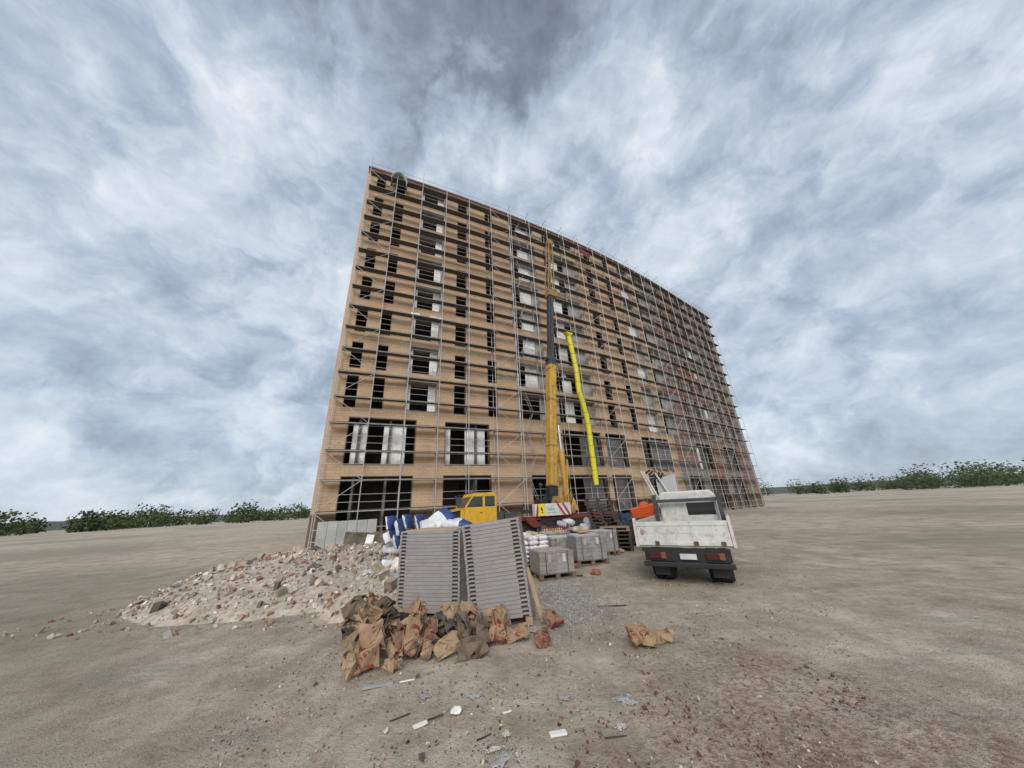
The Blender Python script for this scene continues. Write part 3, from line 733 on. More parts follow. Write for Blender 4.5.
# luffing ram
mb = MB(); mb.tube((1.22,.0,2.0),(1.10,.0,5.25),.2,14); mb.tube((1.22,-.35,1.95),(1.22,.35,1.95),.16,12); mb.tube((1.10,0,5.2),(1.10,0,5.35),.22,14); cp(mb, 'ram_cylinder', YELB)
mb = MB(); mb.tube((1.10,0,5.3),(1.06,0,7.45),.1,12); cp(mb, 'ram_rod', CHROME)
mb = MB(); mb.span((.72,-.2,7.25),(1.2,.2,7.6)); cp(mb, 'ram_bracket', OCH, bevel=.03)
mb = MB()
for y in (-.42,.36): mb.prism([(.4,1.63),(1.75,1.42),(1.5,2.1),(1.2,2.7),(.95,2.2)], y, y+.06)
mb.tube((.85,-.5,1.5),(1.15,-.5,4.7),.045,6); mb.tube((.7,.3,1.5),(.9,.3,4.3),.04,6)
cp(mb, 'ram_support', YELB)
mb = MB()
for k in range(6):
    a = k*.9; mb.tube((.9+.12*cos(a),-.45-.05*k*.3,1.6+.15*k),(1.35+.1*sin(a),-.42,2.2+.12*k),.025,5)
cp(mb, 'hydraulic_hose', BLACKM)

# ------------------------------------------------------------------ flatbed truck at the right edge
tk = thing('flatbed_truck', 'white dropside flatbed truck seen from behind, cut by the right edge', 'truck', (2.96,9.0,0), (0,0,R(-31)))
def tp(mb, name, m, parent=tk, **kw): return mb.build(name, m, parent, **kw)
W, LB, ZF, ZT = 2.15, 3.15, .86, 1.36
mb = MB(); mb.span((.03,.05,ZF-.08),(W-.03,LB,ZF)); tp(mb, 'bed_floor', WHITEP, bevel=.006)
tg = MB(); tg.span((.07,0,ZF-.02),(W-.07,.045,ZT-.05)); tg.span((.07,-.012,ZT-.1),(W-.07,.055,ZT-.051+.051)); tg.span((.07,-.012,ZF-.03),(W-.07,-.001,ZF+.05))
tg.span((.5,-.012,ZF+.055),(.56,-.001,ZT-.105)); tg.span((1.3,-.012,ZF+.055),(1.36,-.001,ZT-.105)); tg.span((.1,-.008,ZF+.24),(.495,-.001,ZF+.262)); tg.span((.565,-.008,ZF+.24),(1.295,-.001,ZF+.262))
tgo = tp(tg, 'tailgate', WHITEP, bevel=.006)
mb = MB(); mb.tube((.2,-.025,1.13),(.2,-.002,1.13),.055,16); mb.build('round_reflector', mat('faded_reflector',(.36,.22,.19),.4), tgo)
mb = MB()
for x in (.5,1.35,1.9): mb.span((x-.03,-.05,ZF-.03),(x+.06,-.013,ZF+.06))
mb.build('hinge', mat('rusty_hinge',(.10,.055,.04),.8), tgo)
for x in (0., W-.065):
    mb = MB(); mb.span((x,-.03,ZF-.07),(x+.065,.06,ZT+.09)); tp(mb, 'corner_post', WHITEP, bevel=.008)
for x in (0.005, W-.05):
    mb = MB(); mb.span((x,.065,ZF-.02),(x+.045,LB,ZT)); mb.span((x-.008,.065,ZT-.07),(x+.053,LB,ZT+.01)); tp(mb, 'dropside', mat('dropside_paint',(.45,.46,.43),.5,.2,2.,dirt=(.25,.27,.22)), bevel=.005)
mb = MB()
for x in (.06, W-.2): mb.span((x,LB-.02,ZF),(x+.12,LB+.1,2.02))
mb.span((.181,LB,1.76),(W-.201,LB+.08,1.86)); mb.span((.181,LB+.02,ZF),(W-.201,LB+.06,1.15)); tp(mb, 'headboard', CHAR, bevel=.008)
mb = MB(); mb.prism([(.22,.55),(W-.22,.55),(W-.22,1.95),(W-.34,2.1),(.36,2.1),(.22,1.97)], LB+.25, LB+1.55); ca = tp(mb, 'cab', WHITEP, bevel=.05)
mb = MB(); mb.span((1.05,LB+.24,1.35),(W-.3,LB+.248,1.72)); mb.build('rear_window', GLASS, ca)
mb = MB(); mb.span((.5,.15,.55),(.62,LB+1.4,.77)); mb.span((W-.62,.15,.55),(W-.5,LB+1.4,.77)); tp(mb, 'chassis', BLACKM)
mb = MB(); mb.span((.15,.06,.48),(W-.15,.14,.76)); tp(mb, 'lamp_board', BLACKM, bevel=.01)
for x in (.26, W-.66):
    mb = MB(); mb.span((x,.02,.535),(x+.27,.059,.675)); l = tp(mb, 'tail_light', REDL, bevel=.01)
    mb = MB(); mb.span((x+.27,.022,.535),(x+.38,.059,.675)); mb.build('indicator', AMBER, l, bevel=.01)
mb = MB(); mb.span((.12,-.06,.37),(W-.12,.04,.475)); tp(mb, 'bumper', BLACKM, bevel=.015)
mb = MB(); mb.span((.95,.0,.535),(1.3,.058,.65)); tp(mb, 'number_plate', mat('plate_white',(.55,.55,.5),.5), bevel=.004)
for x in (.30, .55, W-.55, W-.30): wheel(tk, 0, 0, .36, .23)
ws = [o for o in tk.children if o.name.startswith('wheel')]
for o, (x, y) in zip(ws, ((.32,.72),(.58,.72),(W-.58,.72),(W-.32,.72))):
    o.rotation_euler = (0,0,R(90)); o.location = (x, y, 0)
for x in (.38, W-.38):
    wheel(tk, 0, 0, .36, .24); o = [q for q in tk.children if q.name.startswith('wheel')][-1]
    o.rotation_euler = (0,0,R(90)); o.location = (x, LB+.85, 0)

mb = MB(); gx_, gy_ = 16, 20
g_ = [[mb.vert((.06+(W-.12)*i/gx_, .06+(LB-.1)*j/gy_, ZF+.24+.16*noise.noise((i*.45, j*.45, 3))+.06*noise.noise((i*1.3, j*1.3, 7)))) for j in range(gy_+1)] for i in range(gx_+1)]
for i in range(gx_):
    for j in range(gy_): mb.face((g_[i][j], g_[i+1][j], g_[i+1][j+1], g_[i][j+1]))
o = mb.build('debris_load', mat('debris_brown', (.16,.125,.10), .9, .45, 5., bump=.6, bscale=14, dirt=(.27,.23,.19)))
o.matrix_world = Matrix.Translation((2.96,9.0,0)) @ Matrix.Rotation(R(-31), 4, 'Z'); tag(o, 'brown building debris filling the open bed of the white truck', 'debris')
for x in (.3, W-.6):
    mb = MB(); mb.span((x,.20,.16),(x+.34,.215,.5)); mb.build('mudflap', BLACKM, tk)
# ------------------------------------------------------------------ soft sacks
def pillow(name, L, W_, T, m, seed, sag=.0, n=16, k=9, fill=4.):
    mb = MB(); rnd = random.Random(seed); rows = []
    for j in range(k+1):
        v = -1+2*j/k
        row = []
        for i in range(n):
            a = 2*pi*i/n
            e = 2/fill; cx_, cy_ = abs(cos(a))**e*(1 if cos(a) >= 0 else -1), abs(sin(a))**e*(1 if sin(a) >= 0 else -1)
            env = (1-abs(v)**6)
            t = T/2*(.16+.84*env**.7); w = W_/2*(.95+.05*env)
            p = Vector((v*L/2, cx_*w, cy_*t))
            p += noise.noise_vector((p.x*6+seed*3.1, p.y*6, p.z*6+seed))*T*.22+noise.noise_vector((p.x*15+seed, p.y*15, p.z*15))*T*.07
            p.z -= sag*(p.x/L*2)**2*T
            row.append(mb.vert(p))
        rows.append(row)
    for j in range(k):
        for i in range(n):
            q = (i+1) % n; mb.face((rows[j][i], rows[j][q], rows[j+1][q], rows[j+1][i]))
    mb.face(rows[0][::-1]); mb.face(rows[-1])
    return mb.build(name, m, smooth=True)
def stack_sacks(proto_list, base, yaw, nx, ny, nz, L, W_, T, label, cat, group, toplabel=None, jit=.02, skip=lambda i, j, k: False, first=[None]):
    rnd = random.Random(int(base[0]*100)); M = Matrix.Rotation(yaw, 3, 'Z')
    for k in range(nz):
        for i in range(nx):
            for j in range(ny):
                if skip(i, j, k): continue
                p = rnd.choice(proto_list)
                o = p.copy(); COL.objects.link(o)
                off = .5*(k % 2)*0
                loc = Vector(((i-(nx-1)/2)*L, (j-(ny-1)/2)*W_, T*(k+.5))) + Vector((rnd.uniform(-jit,jit), rnd.uniform(-jit,jit), 0))
                o.location = Vector(base) + M @ loc
                o.rotation_euler = (rnd.uniform(-.05,.05), rnd.uniform(-.05,.05), yaw+rnd.uniform(-.06,.06)+(pi if rnd.random() < .5 else 0))
                tag(o, toplabel if (toplabel and k == nz-1) else label, cat, group)
PROTO = []
def proto(name, *a, **k):
    o = pillow(name, *a, **k); PROTO.append(o); return o
# pale pink-printed sacks on their pallet
def pallet_mesh(name, m):
    L, Wd = 1.2, .95
    a, b, c = MB(), MB(), MB()
    for k in range(7): a.box((0, -Wd/2+.06+k*(Wd-.12)/6, .132), (L, .1, .022))
    for x in (-L/2+.07, 0, L/2-.07): a.box((x, 0, .109), (.12, Wd, .02))
    rs = []
    for y in (-Wd/2+.06, 0, Wd/2-.06):
        r_ = MB(); r_.box((0, y, .011), (L, .1, .022))
        for x in (-L/2+.07, 0, L/2-.07): r_.box((x, y, .0603), (.13, .1, .0776))
        rs.append(r_)
    return [a]+rs
def make_pallet(label, group, m=PALW, loc=(0,0,0), rot=(0,0,0)):
    t = thing('wooden_pallet', label, 'pallet', loc, rot, group)
    for k_, q_ in enumerate(pallet_mesh('p', m)): q_.build('runner' if k_ else 'top_deck', m, t)
    return t

# tall leaning pile and the low pile in front of it
G1_, G2_ = 'pallets in the tall leaning pile', 'pallets in the low pile'
pal = make_pallet('dark wooden pallet inside the tall leaning pile right of the crane', G1_)
rnd = random.Random(5)
bx, by = 3.72, 15.9
for k in range(14):
    o = pal if k == 0 else dup(pal)
    f = 1-k/13
    o.location = (bx+.02+.5*f**1.4+rnd.uniform(-.03,.03), by-.25*f+rnd.uniform(-.03,.03), .146*k); o.rotation_euler = (0,0,R(-14)+rnd.uniform(-.09,.09))
    if k == 13: o['label'] = 'topmost dark pallet of the tall leaning pile, its deck against the openings'
p2 = make_pallet('dark wooden pallet under the pale one in the low pile by the truck', G2_)
for k in range(6):
    o = p2 if k == 0 else (dup(p2) if k < 5 else make_pallet('pale timber pallet lying on top of the low pile beside the truck', G2_, PALW2))
    o.location = (4.08+rnd.uniform(-.03,.03), 14.75+rnd.uniform(-.03,.03), .146*k); o.rotation_euler = (0,0,R(-14)+rnd.uniform(-.06,.06))

# shrink-wrapped blocks
def wrapped(loc, yaw, d, label, m, top, labels=True, pm=PALG):
    t = thing('wrapped_block_pallet', label, 'pallet load', loc, (0,0,yaw), 'shrink wrapped pallets of blocks')
    s = Vector((d[0]/1.2, d[1]/.95, 1)); q = MB()
    for src in pallet_mesh('p', pm):
        o_ = len(q.v); q.v += [(x*s.x, y*s.y, z) for x, y, z in src.v]; q.c += src.c
        q.f += [tuple(i+o_ for i in f) for f in src.f]; q.m += src.m
    q.build('pallet', pm, t)
    mb = MB(); x, y, z0, z1 = d[0]/2-.03, d[1]/2-.03, .146, d[2]
    nl = 4; rr = random.Random(int(loc[0]*70))
    P = [(-x,-y),(x,-y),(x,y),(-x,y)]
    for k in range(4):
        (ax, ay), (bx_, by_) = P[k], P[(k+1) % 4]; ln = math.hypot(bx_-ax, by_-ay); nu, nv = 8, 6
        g = [[None]*(nv+1) for _ in range(nu+1)]
        nx_, ny_ = (by_-ay)/ln, -(bx_-ax)/ln
        for i in range(nu+1):
            for j in range(nv+1):
                u, v = i/nu, j/nv; w = .012*noise.noise((u*6+k*9+loc[0], v*6, loc[1]))*(4*u*(1-u)+.1)
                g[i][j] = (ax+(bx_-ax)*u+nx_*w, ay+(by_-ay)*u+ny_*w, z0+(z1-z0)*v)
        for i in range(nu):
            for j in range(nv):
                uvs = [((i+a_)/nu*ln, z0+(z1-z0)*(j+b_)/nv) for a_, b_ in ((0,0),(1,0),(1,1),(0,1))]
                mb.poly([g[i][j], g[i+1][j], g[i+1][j+1], g[i][j+1]], 0, uvs)
    mb.poly([(-x,-y,z1),(x,-y,z1),(x,y,z1),(-x,y,z1)], 0, [(0,0),(.1,0),(.1,.1),(0,.1)])
    mb.build('block_stack', m, t)
    mb = MB(); nx_, ny_ = 8, 7; e = .015
    gr = [[mb.vert((-x-e+(2*x+2*e)*i/nx_, -y-e+(2*y+2*e)*j/ny_, z1+.012+(.02*noise.noise((i*.7+loc[0], j*.7, 1)) if 0 < i < nx_ and 0 < j < ny_ else -.03))) for j in range(ny_+1)] for i in range(nx_+1)]
    for i in range(nx_):
        for j in range(ny_): mb.face((gr[i][j], gr[i+1][j], gr[i+1][j+1], gr[i][j+1]))
    o = mb.build('cover_sheet', top, t); so = o.modifiers.new('solid', 'SOLIDIFY'); so.thickness = .012
    mb = MB()
    for u in (-.3, .3):
        mb = MB(); mb.box((u*d[0], -y-.012, (z0+z1)/2), (.022, .006, z1-z0)); mb.build('strap', CHAR, t)
    mb = MB(); mb.box((x+.012, .1, (z0+z1)/2), (.006, .022, z1-z0)); mb.build('strap', CHAR, t)
    if labels:
        for u in (-.2, .2):
            mb = MB(); mb.box((u*d[0], -y-.018, z1-.17), (.09, .006, .2)); mb.build('paper_tag', STRAP if u > 0 else CARD, t)
wrapped((.87,10.32,0), R(15), (1.06,1.0,.67), 'grey block stack wrapped in film with pinkish cap, nearest of the wrapped loads', BLK, CARD)
wrapped((2.28,12.2,0), R(9), (1.08,1.05,.86), 'middle grey wrapped block load with a red scrap on its cover', BLKP, STRAP)
wrapped((3.14,13.75,0), R(18), (.98,1.0,.84), 'rightmost grey wrapped block load beside the low pallet pile', BLKP, STRAP)
wrapped((1.5,13.3,0), R(12), (1.0,1.0,.74), 'brownish wrapped block load half hidden behind the two front loads', BLK, STRAP, False)
wrapped((.35,14.8,0), R(12), (1.1,1.0,.66), 'low brown wrapped load with pale sacks on top behind the pink printed sacks', BLK, CARD, False)
wrapped((1.45,15.4,0), R(14), (1.25,1.0,.74), 'olive wrapped load topped with red and white striped bundle', mat_blocks('olive_blocks', (.20,.175,.12), (.24,.21,.15)), SACKG, False)
wrapped((2.95,16.3,0), R(12), (1.0,1.0,.62), 'brown wrapped load carrying olive and white sacks below the crane', mat_blocks('brown_blocks', (.17,.115,.085), (.21,.15,.11)), CARD, False)
wrapped((2.2,16.6,0), R(12), (.62,.9,.82), 'narrow violet wrapped load left of the olive sacks', mat_blocks('violet_blocks', (.15,.12,.21), (.19,.16,.25), .5, .12), STRAP, False)
wrapped((3.7,15.9,0), R(12), (.5,.7,.5), 'small brown wrapped load with one white sack next to the pallets', BLK, CARD, False)
# the striped bundle: a rack of red and white marker posts
mb = MB(); mb2 = MB()
for k in range(12):
    x = -.5+k*.095; y = .02*sin(k*2.)
    mb.tube((x,y-.3,.02),(x+.02,y-.36,.2),.024,6); mb2.tube((x+.001,y-.3,.0),(x,y-.299,.06),.03,6)
t = thing('marker_posts', 'row of red and white striped marker posts on the olive load', 'marker posts', (1.45,15.4,.775), (0,0,R(14)))
mb.build('red_posts', SIGNR, t); mb2.build('white_bases', WHITEP, t)
mb = MB(); mb.tube((-.4,.1,.05),(.5,.12,.05),.05,8); mb.build('roll', SACKG, t)
# loose sacks on those loads
def loose(name, L, W_, T, m, loc, rot, label, seed, cat='sack', group=None):
    o = pillow(name, L, W_, T, m, seed, .1); o.location = loc; o.rotation_euler = rot
    return tag(o, label, cat, group)
for k, (x, y, z, l) in enumerate([(.1,14.6,.76,'pale stone coloured sack at the left end of the low brown load'),(.5,14.7,.77,'pale sack slumped at the right end of the low brown load')]):
    loose('cement_sack', .5, .36, .17, SACKG if k else SACKW2, (x,y,z), (0,.1,.3*k), l, 50+k)
loose('cement_sack', .62, .5, .34, SACKW2, (2.3,16.5,1.02), (0,-.12,.3), 'big white sack lying across the violet wrapped load', 60)
loose('cement_sack', .55, .5, .26, SACKV, (2.05,16.2,.98), (.3,.2,1.2), 'mauve sack drooping off the front of the violet load', 61)
loose('cement_sack', .75, .5, .22, SACKG, (2.75,16.0,.77), (0,0,.2), 'olive yellow sack on the brown load under the crane', 62)
loose('cement_sack', .55, .5, .3, SACKW2, (3.2,16.3,.80), (.1,.15,.7), 'white sack beside the olive sack, lower of two', 63)
loose('cement_sack', .5, .45, .3, SACKW2, (3.35,16.4,1.06), (.2,-.1,.2), 'white rounded sack on top of another white sack, left of the pallet pile', 64)
loose('cement_sack', .42, .4, .28, SACKW2, (3.7,15.8,.67), (.1,.2,.9), 'white sack alone on the small brown load next to the pallets', 65)
loose('red_plastic_scrap', .4, .28, .07, mat('pink_scrap', (.42,.2,.2), .6), (2.25,12.35,.93), (0,.05,.4), 'pinkish red plastic scrap on the middle wrapped load', 66, 'scrap')
tag(make_pallet('flat pallet under the pink printed white sacks', 'pallet under sacks', PALW2, (.35,11.95,0), (0,0,R(15))), None, None)
PK = [proto('cement_sack', .36, .40, .14, SACKW, 70+i) for i in range(4)]
stack_sacks(PK, (.36,11.95,.146), R(15), 3, 2, 6, .35, .41, .128, 'white cement sack with pink print stacked on a pallet behind the nearest wrapped load', 'sack', 'pink printed sacks stacked on a pallet', 'white pink printed sack in the top row of the pallet stack', skip=lambda i, j, k: k == 5 and i == 0)

# blue and white sacks behind the panel stacks
BL = [proto('plaster_sack', .62, .42, .19, SACKB, 80+i) for i in range(3)]
GBL = 'blue and white sacks behind the panel stacks'
make_pallet('flat pallet under the blue and white sacks, left half', 'pallets under blue sacks', PALW2, (-2.45,10.5,0), (0,0,R(-8)))
make_pallet('flat pallet under the blue and white sacks, right half', 'pallets under blue sacks', PALW2, (-1.3,10.4,0), (0,0,R(-8)))
stack_sacks(BL, (-1.88,10.45,.146), R(-8), 4, 2, 7, .60, .43, .178, 'white sack with blue ends in the pile behind the left panel stack', 'sack', GBL, skip=lambda i, j, k: k == 6 and i == 3)
def atop(px, py, D, rot, label, L=.62, W_=.42, T=.15, m=SACKB, s=90):
    loose('plaster_sack', L, W_, T, m, at(px, py, D), rot, label, s, 'sack', GBL)
atop(409, 522, 10.3, (1.2,.1,1.5), 'blue and white sack set on edge at the left end of the top row', m=SACKE, s=91)
atop(421, 521.5, 10.3, (1.25,.0,1.45), 'second blue and white sack on edge from the left', m=SACKE, s=92)
atop(429, 524.5, 10.0, (.5,.0,.4), 'small white sack face forward between blue sacks and tilted one', .5, .4, m=SACKW2, s=93)
atop(441, 519, 10.2, (.7,-.55,.5), 'white sack tilted up highest on the pile, blue end to the right', .72, .5, .26, s=94)
atop(458, 524, 10.1, (.1,.12,-.1), 'long white sack with blue end drooping in front of the yellow cab', .85, .48, .24, s=95)
atop(392, 523, 11.2, (1.35,.0,1.35), 'white sack standing upright at the left flank of the pile', .5, .42, .2, m=SACKE, s=96)
atop(400, 528, 11.0, (1.3,.1,1.7), 'dark blue sack face beside the upright white one', .6, .5, .2, m=SACKE, s=97)
atop(391, 538, 11.2, (.9,.1,1.0), 'blue patched white sack low on the rubble left of the pile', .5, .36, .18, s=98)
atop(399, 540, 11.0, (1.3,-.1,1.5), 'white sack standing below the dark blue face, left flank', .55, .42, .2, m=SACKE, s=99)
atop(394, 533, 11.3, (1.3,.05,1.4), 'blue faced white sack in the middle of the left flank', m=SACKE, s=102)
atop(403, 545, 11.1, (1.25,-.05,1.6), 'blue and white sack at the bottom of the left flank against the panels', .6, .45, .2, m=SACKE, s=103)
atop(393, 549, 11.3, (.4,.1,.5), 'white sack lying at the foot of the left flank on the rubble', m=SACKW2, s=104)
atop(388, 566, 9.3, (1.1,.3,.7), 'crumpled pale blue sack half buried in rubble, left one', .36, .26, .12, s=100)
atop(398, 566, 9.0, (1.3,.2,1.4), 'crumpled white sack half buried in rubble against the panels', .42, .26, .12, m=SACKW2, s=101)
for p in PROTO: bpy.data.objects.remove(p)

# ------------------------------------------------------------------ stacks of hollow-ended metal panels
def panel_parts(L, Dp, T):
    mb = MB(); e = .155; pin = .045
    mb.span((-L/2+e,-Dp/2,0),(L/2-e,Dp/2,T-.0035))
    for sx in (-1,1):
        a, b = sorted((sx*(L/2-e+.0005), sx*(L/2-pin)))
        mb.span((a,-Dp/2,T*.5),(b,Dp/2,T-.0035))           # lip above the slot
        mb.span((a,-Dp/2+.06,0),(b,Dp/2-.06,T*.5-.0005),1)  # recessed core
        a, b = sorted((sx*(L/2-pin+.0005), sx*L/2))
        mb.span((a,-Dp/2+.004,0),(b,Dp/2-.004,T-.0035))
    return mb
def panel_stack(base, rot, L, Dp, T, n, label, group, toplabel):
    root = Matrix.Translation(base) @ Euler(rot).to_matrix().to_4x4()
    first = None; rn = random.Random(n)
    for k in range(n):
        if not first:
            first = panel_parts(L, Dp, T).build('steel_plank', [STEELP, STEELD]); o = first; bv = o.modifiers.new('bevel','BEVEL'); bv.width = .004; bv.segments = 1
        else: o = first.copy(); COL.objects.link(o)
        o.matrix_world = root @ Matrix.Translation((rn.uniform(-.006,.006), rn.uniform(-.006,.006), T*k)) @ Matrix.Rotation(rn.uniform(-.004,.004), 4, 'Z')
        tag(o, toplabel if k == n-1 else label, 'steel plank', group)
    return root
yawL = math.atan2(-.31, 1.28)
rL = panel_stack((-1.77,7.55,.06), (0,0,yawL), 1.36, .78, .0655, 22, 'grey hollow ended steel plank in the upright left stack', 'metal panels of the left stack', 'topmost grey plank of the upright left stack, under the plywood')
mb = MB(); mb.box((0,0,.011), (1.16,.74,.02)); o = mb.build('plywood_sheet', PLY, bevel=.003); o.matrix_world = rL @ Matrix.Translation((.01,0,22*.0655-.004)); tag(o, 'weathered tan plywood sheet lying on the left panel stack', 'plywood')
yawR = math.atan2(-.10, 1.)
rR = panel_stack((-.37,6.79,.075), (0,R(-5.6),yawR), 1.09, .58, .0655, 24, 'grey hollow ended steel plank in the right stack that leans left', 'metal panels of the leaning right stack', 'topmost grey plank of the leaning right stack')
t = thing('timber_bearers', 'dark timber bearers under the upright left panel stack', 'timber', (-1.77,7.55,0), (0,0,yawL))
for x in (-.5,.5): mb = MB(); mb.box((x,0,.028), (.1,.8,.056)); mb.build('bearer', WOOD, t)
t = thing('timber_bearers', 'timber bearers wedged under the leaning right panel stack, thicker at right', 'timber', (-.37,6.86,0), (0,0,yawR))
for x, h in ((-.45,.026),(.5,.12)): mb = MB(); mb.box((x,0,h/2), (.12,.7,h)); mb.build('bearer', WOOD, t)
# timber prop
a, b = at(526.5, 567, 6.62), Vector((.33,6.5,.03)); mb = MB()
d = (b-a).normalized(); M = Matrix((Vector((1,0,0)).cross(d).cross(d).normalized()*-1, d.cross(Vector((1,0,0))).normalized(), d)).transposed()
mb.box((a+b)/2, (.075,.045,(b-a).length), M); tag(mb.build('timber_prop', mat('prop_timber', (.33,.235,.14), .8, .25, 5.), bevel=.004), 'long pale timber prop leaning on the right panel stack', 'timber')

# ------------------------------------------------------------------ crumpled paper sacks
def paper_sack(kind, L, W_, T, seed, m):
    """an emptied kraft sack: 'open' mouth gaping, 'fold' crushed shut, 'flat' pressed; stiff paper breaks into facets between creases"""
    mb = MB(); rn = random.Random(seed); nc, kc, sub = 9, 5, 4
    # coarse crease lattice
    C = []
    bend = rn.uniform(-.5,.5); tw = rn.uniform(-.6,.6); ph = rn.random()
    for j in range(kc+1):
        v = j/kc; row = []
        if kind == 'open': op = .55+.75*v
        elif kind == 'fold': op = (.55, 1., 1.05, .9, .6, .22)[j]
        else: op = (.5, .7, .7, .6, .5, .3)[j]
        for i in range(nc):
            a = 2*pi*(i+rn.uniform(-.22,.22))/nc+ph*.5
            p = Vector((cos(a)*W_/2*(1.02 if kind != 'open' else .9+.25*v), sin(a)*T/2*op, v*L))
            jt = (.10 if j == 0 else .17+.07*v)
            p += Vector((rn.gauss(0,.6)*jt*W_, rn.gauss(0,1)*jt*W_*(.9 if kind != 'flat' else .5), rn.gauss(0,.8)*jt*L*(1. if 0 < j < kc else .8)))
            if kind == 'open' and j == kc: p.z += rn.uniform(-.3,.22)*L
            an = tw*(v-.3); p = Vector((p.x*cos(an)-p.y*sin(an), p.x*sin(an)+p.y*cos(an), p.z)); p.y += bend*W_*.5*v*v
            row.append(p)
        C.append(row)
    off = Vector((rn.uniform(0,90), rn.uniform(0,90), 3))
    n, k = nc*sub, kc*sub
    def pt(i, j, inset):
        ci, fi = divmod(i, sub); cj, fj = divmod(min(j, k-1), sub) if j < k else (kc-1, sub)
        u, v = fi/sub, fj/sub
        A, B, D, E_ = C[cj][ci % nc], C[cj][(ci+1) % nc], C[cj+1][ci % nc], C[cj+1][(ci+1) % nc]
        if (ci+cj) % 2:         # two flat triangles per patch, creased along a diagonal
            p = A+(B-A)*u+(D-A)*v if u+v <= 1 else E_+(D-E_)*(1-u)+(B-E_)*(1-v)
        else:
            p = A+(B-A)*u+(E_-B)*v if v <= u else A+(D-A)*v+(E_-D)*u
        p = p+noise.noise_vector(p*(9/max(W_,.1))+off)*W_*.022
        if inset: p = p-Vector((p.x, p.y, 0))*.035
        return p
    R_ = [[[mb.vert(pt(i, j, ins)) for i in range(n)] for j in range(k+1)] for ins in ((0, 1) if kind == 'open' else (0,))]
    for li, g in enumerate(R_):
        for j in range(k):
            for i in range(n):
                q = (i+1) % n
                f = (g[j][i], g[j][q], g[j+1][q], g[j+1][i]); uv = [(i/n,j/k),((i+1)/n,j/k),((i+1)/n,(j+1)/k),(i/n,(j+1)/k)]
                if li: f = f[::-1]; uv = uv[::-1]
                mb.face(f, li, uv)
        c = mb.vert(sum((Vector(mb.v[i]) for i in g[0]), Vector())/n)
        for i in range(n):
            q = (i+1) % n; f = (g[0][q], g[0][i], c)
            mb.face(f if not li else f[::-1], li, [(0,.03)]*3)
    if kind != 'open':
        g = R_[0]; c = mb.vert(sum((Vector(mb.v[i]) for i in g[k]), Vector())/n)
        for i in range(n):
            q = (i+1) % n; mb.face((g[k][i], g[k][q], c), 0, [(.5,.97)]*3)
    else:
        for i in range(n):
            q = (i+1) % n; mb.face((R_[0][k][i], R_[0][k][q], R_[1][k][q], R_[1][k][i]), 1, [(0,1)]*4)
    return mb.build('paper_sack', [m, PAPER_IN])
GS = 'empty brown paper sacks thrown in a heap'
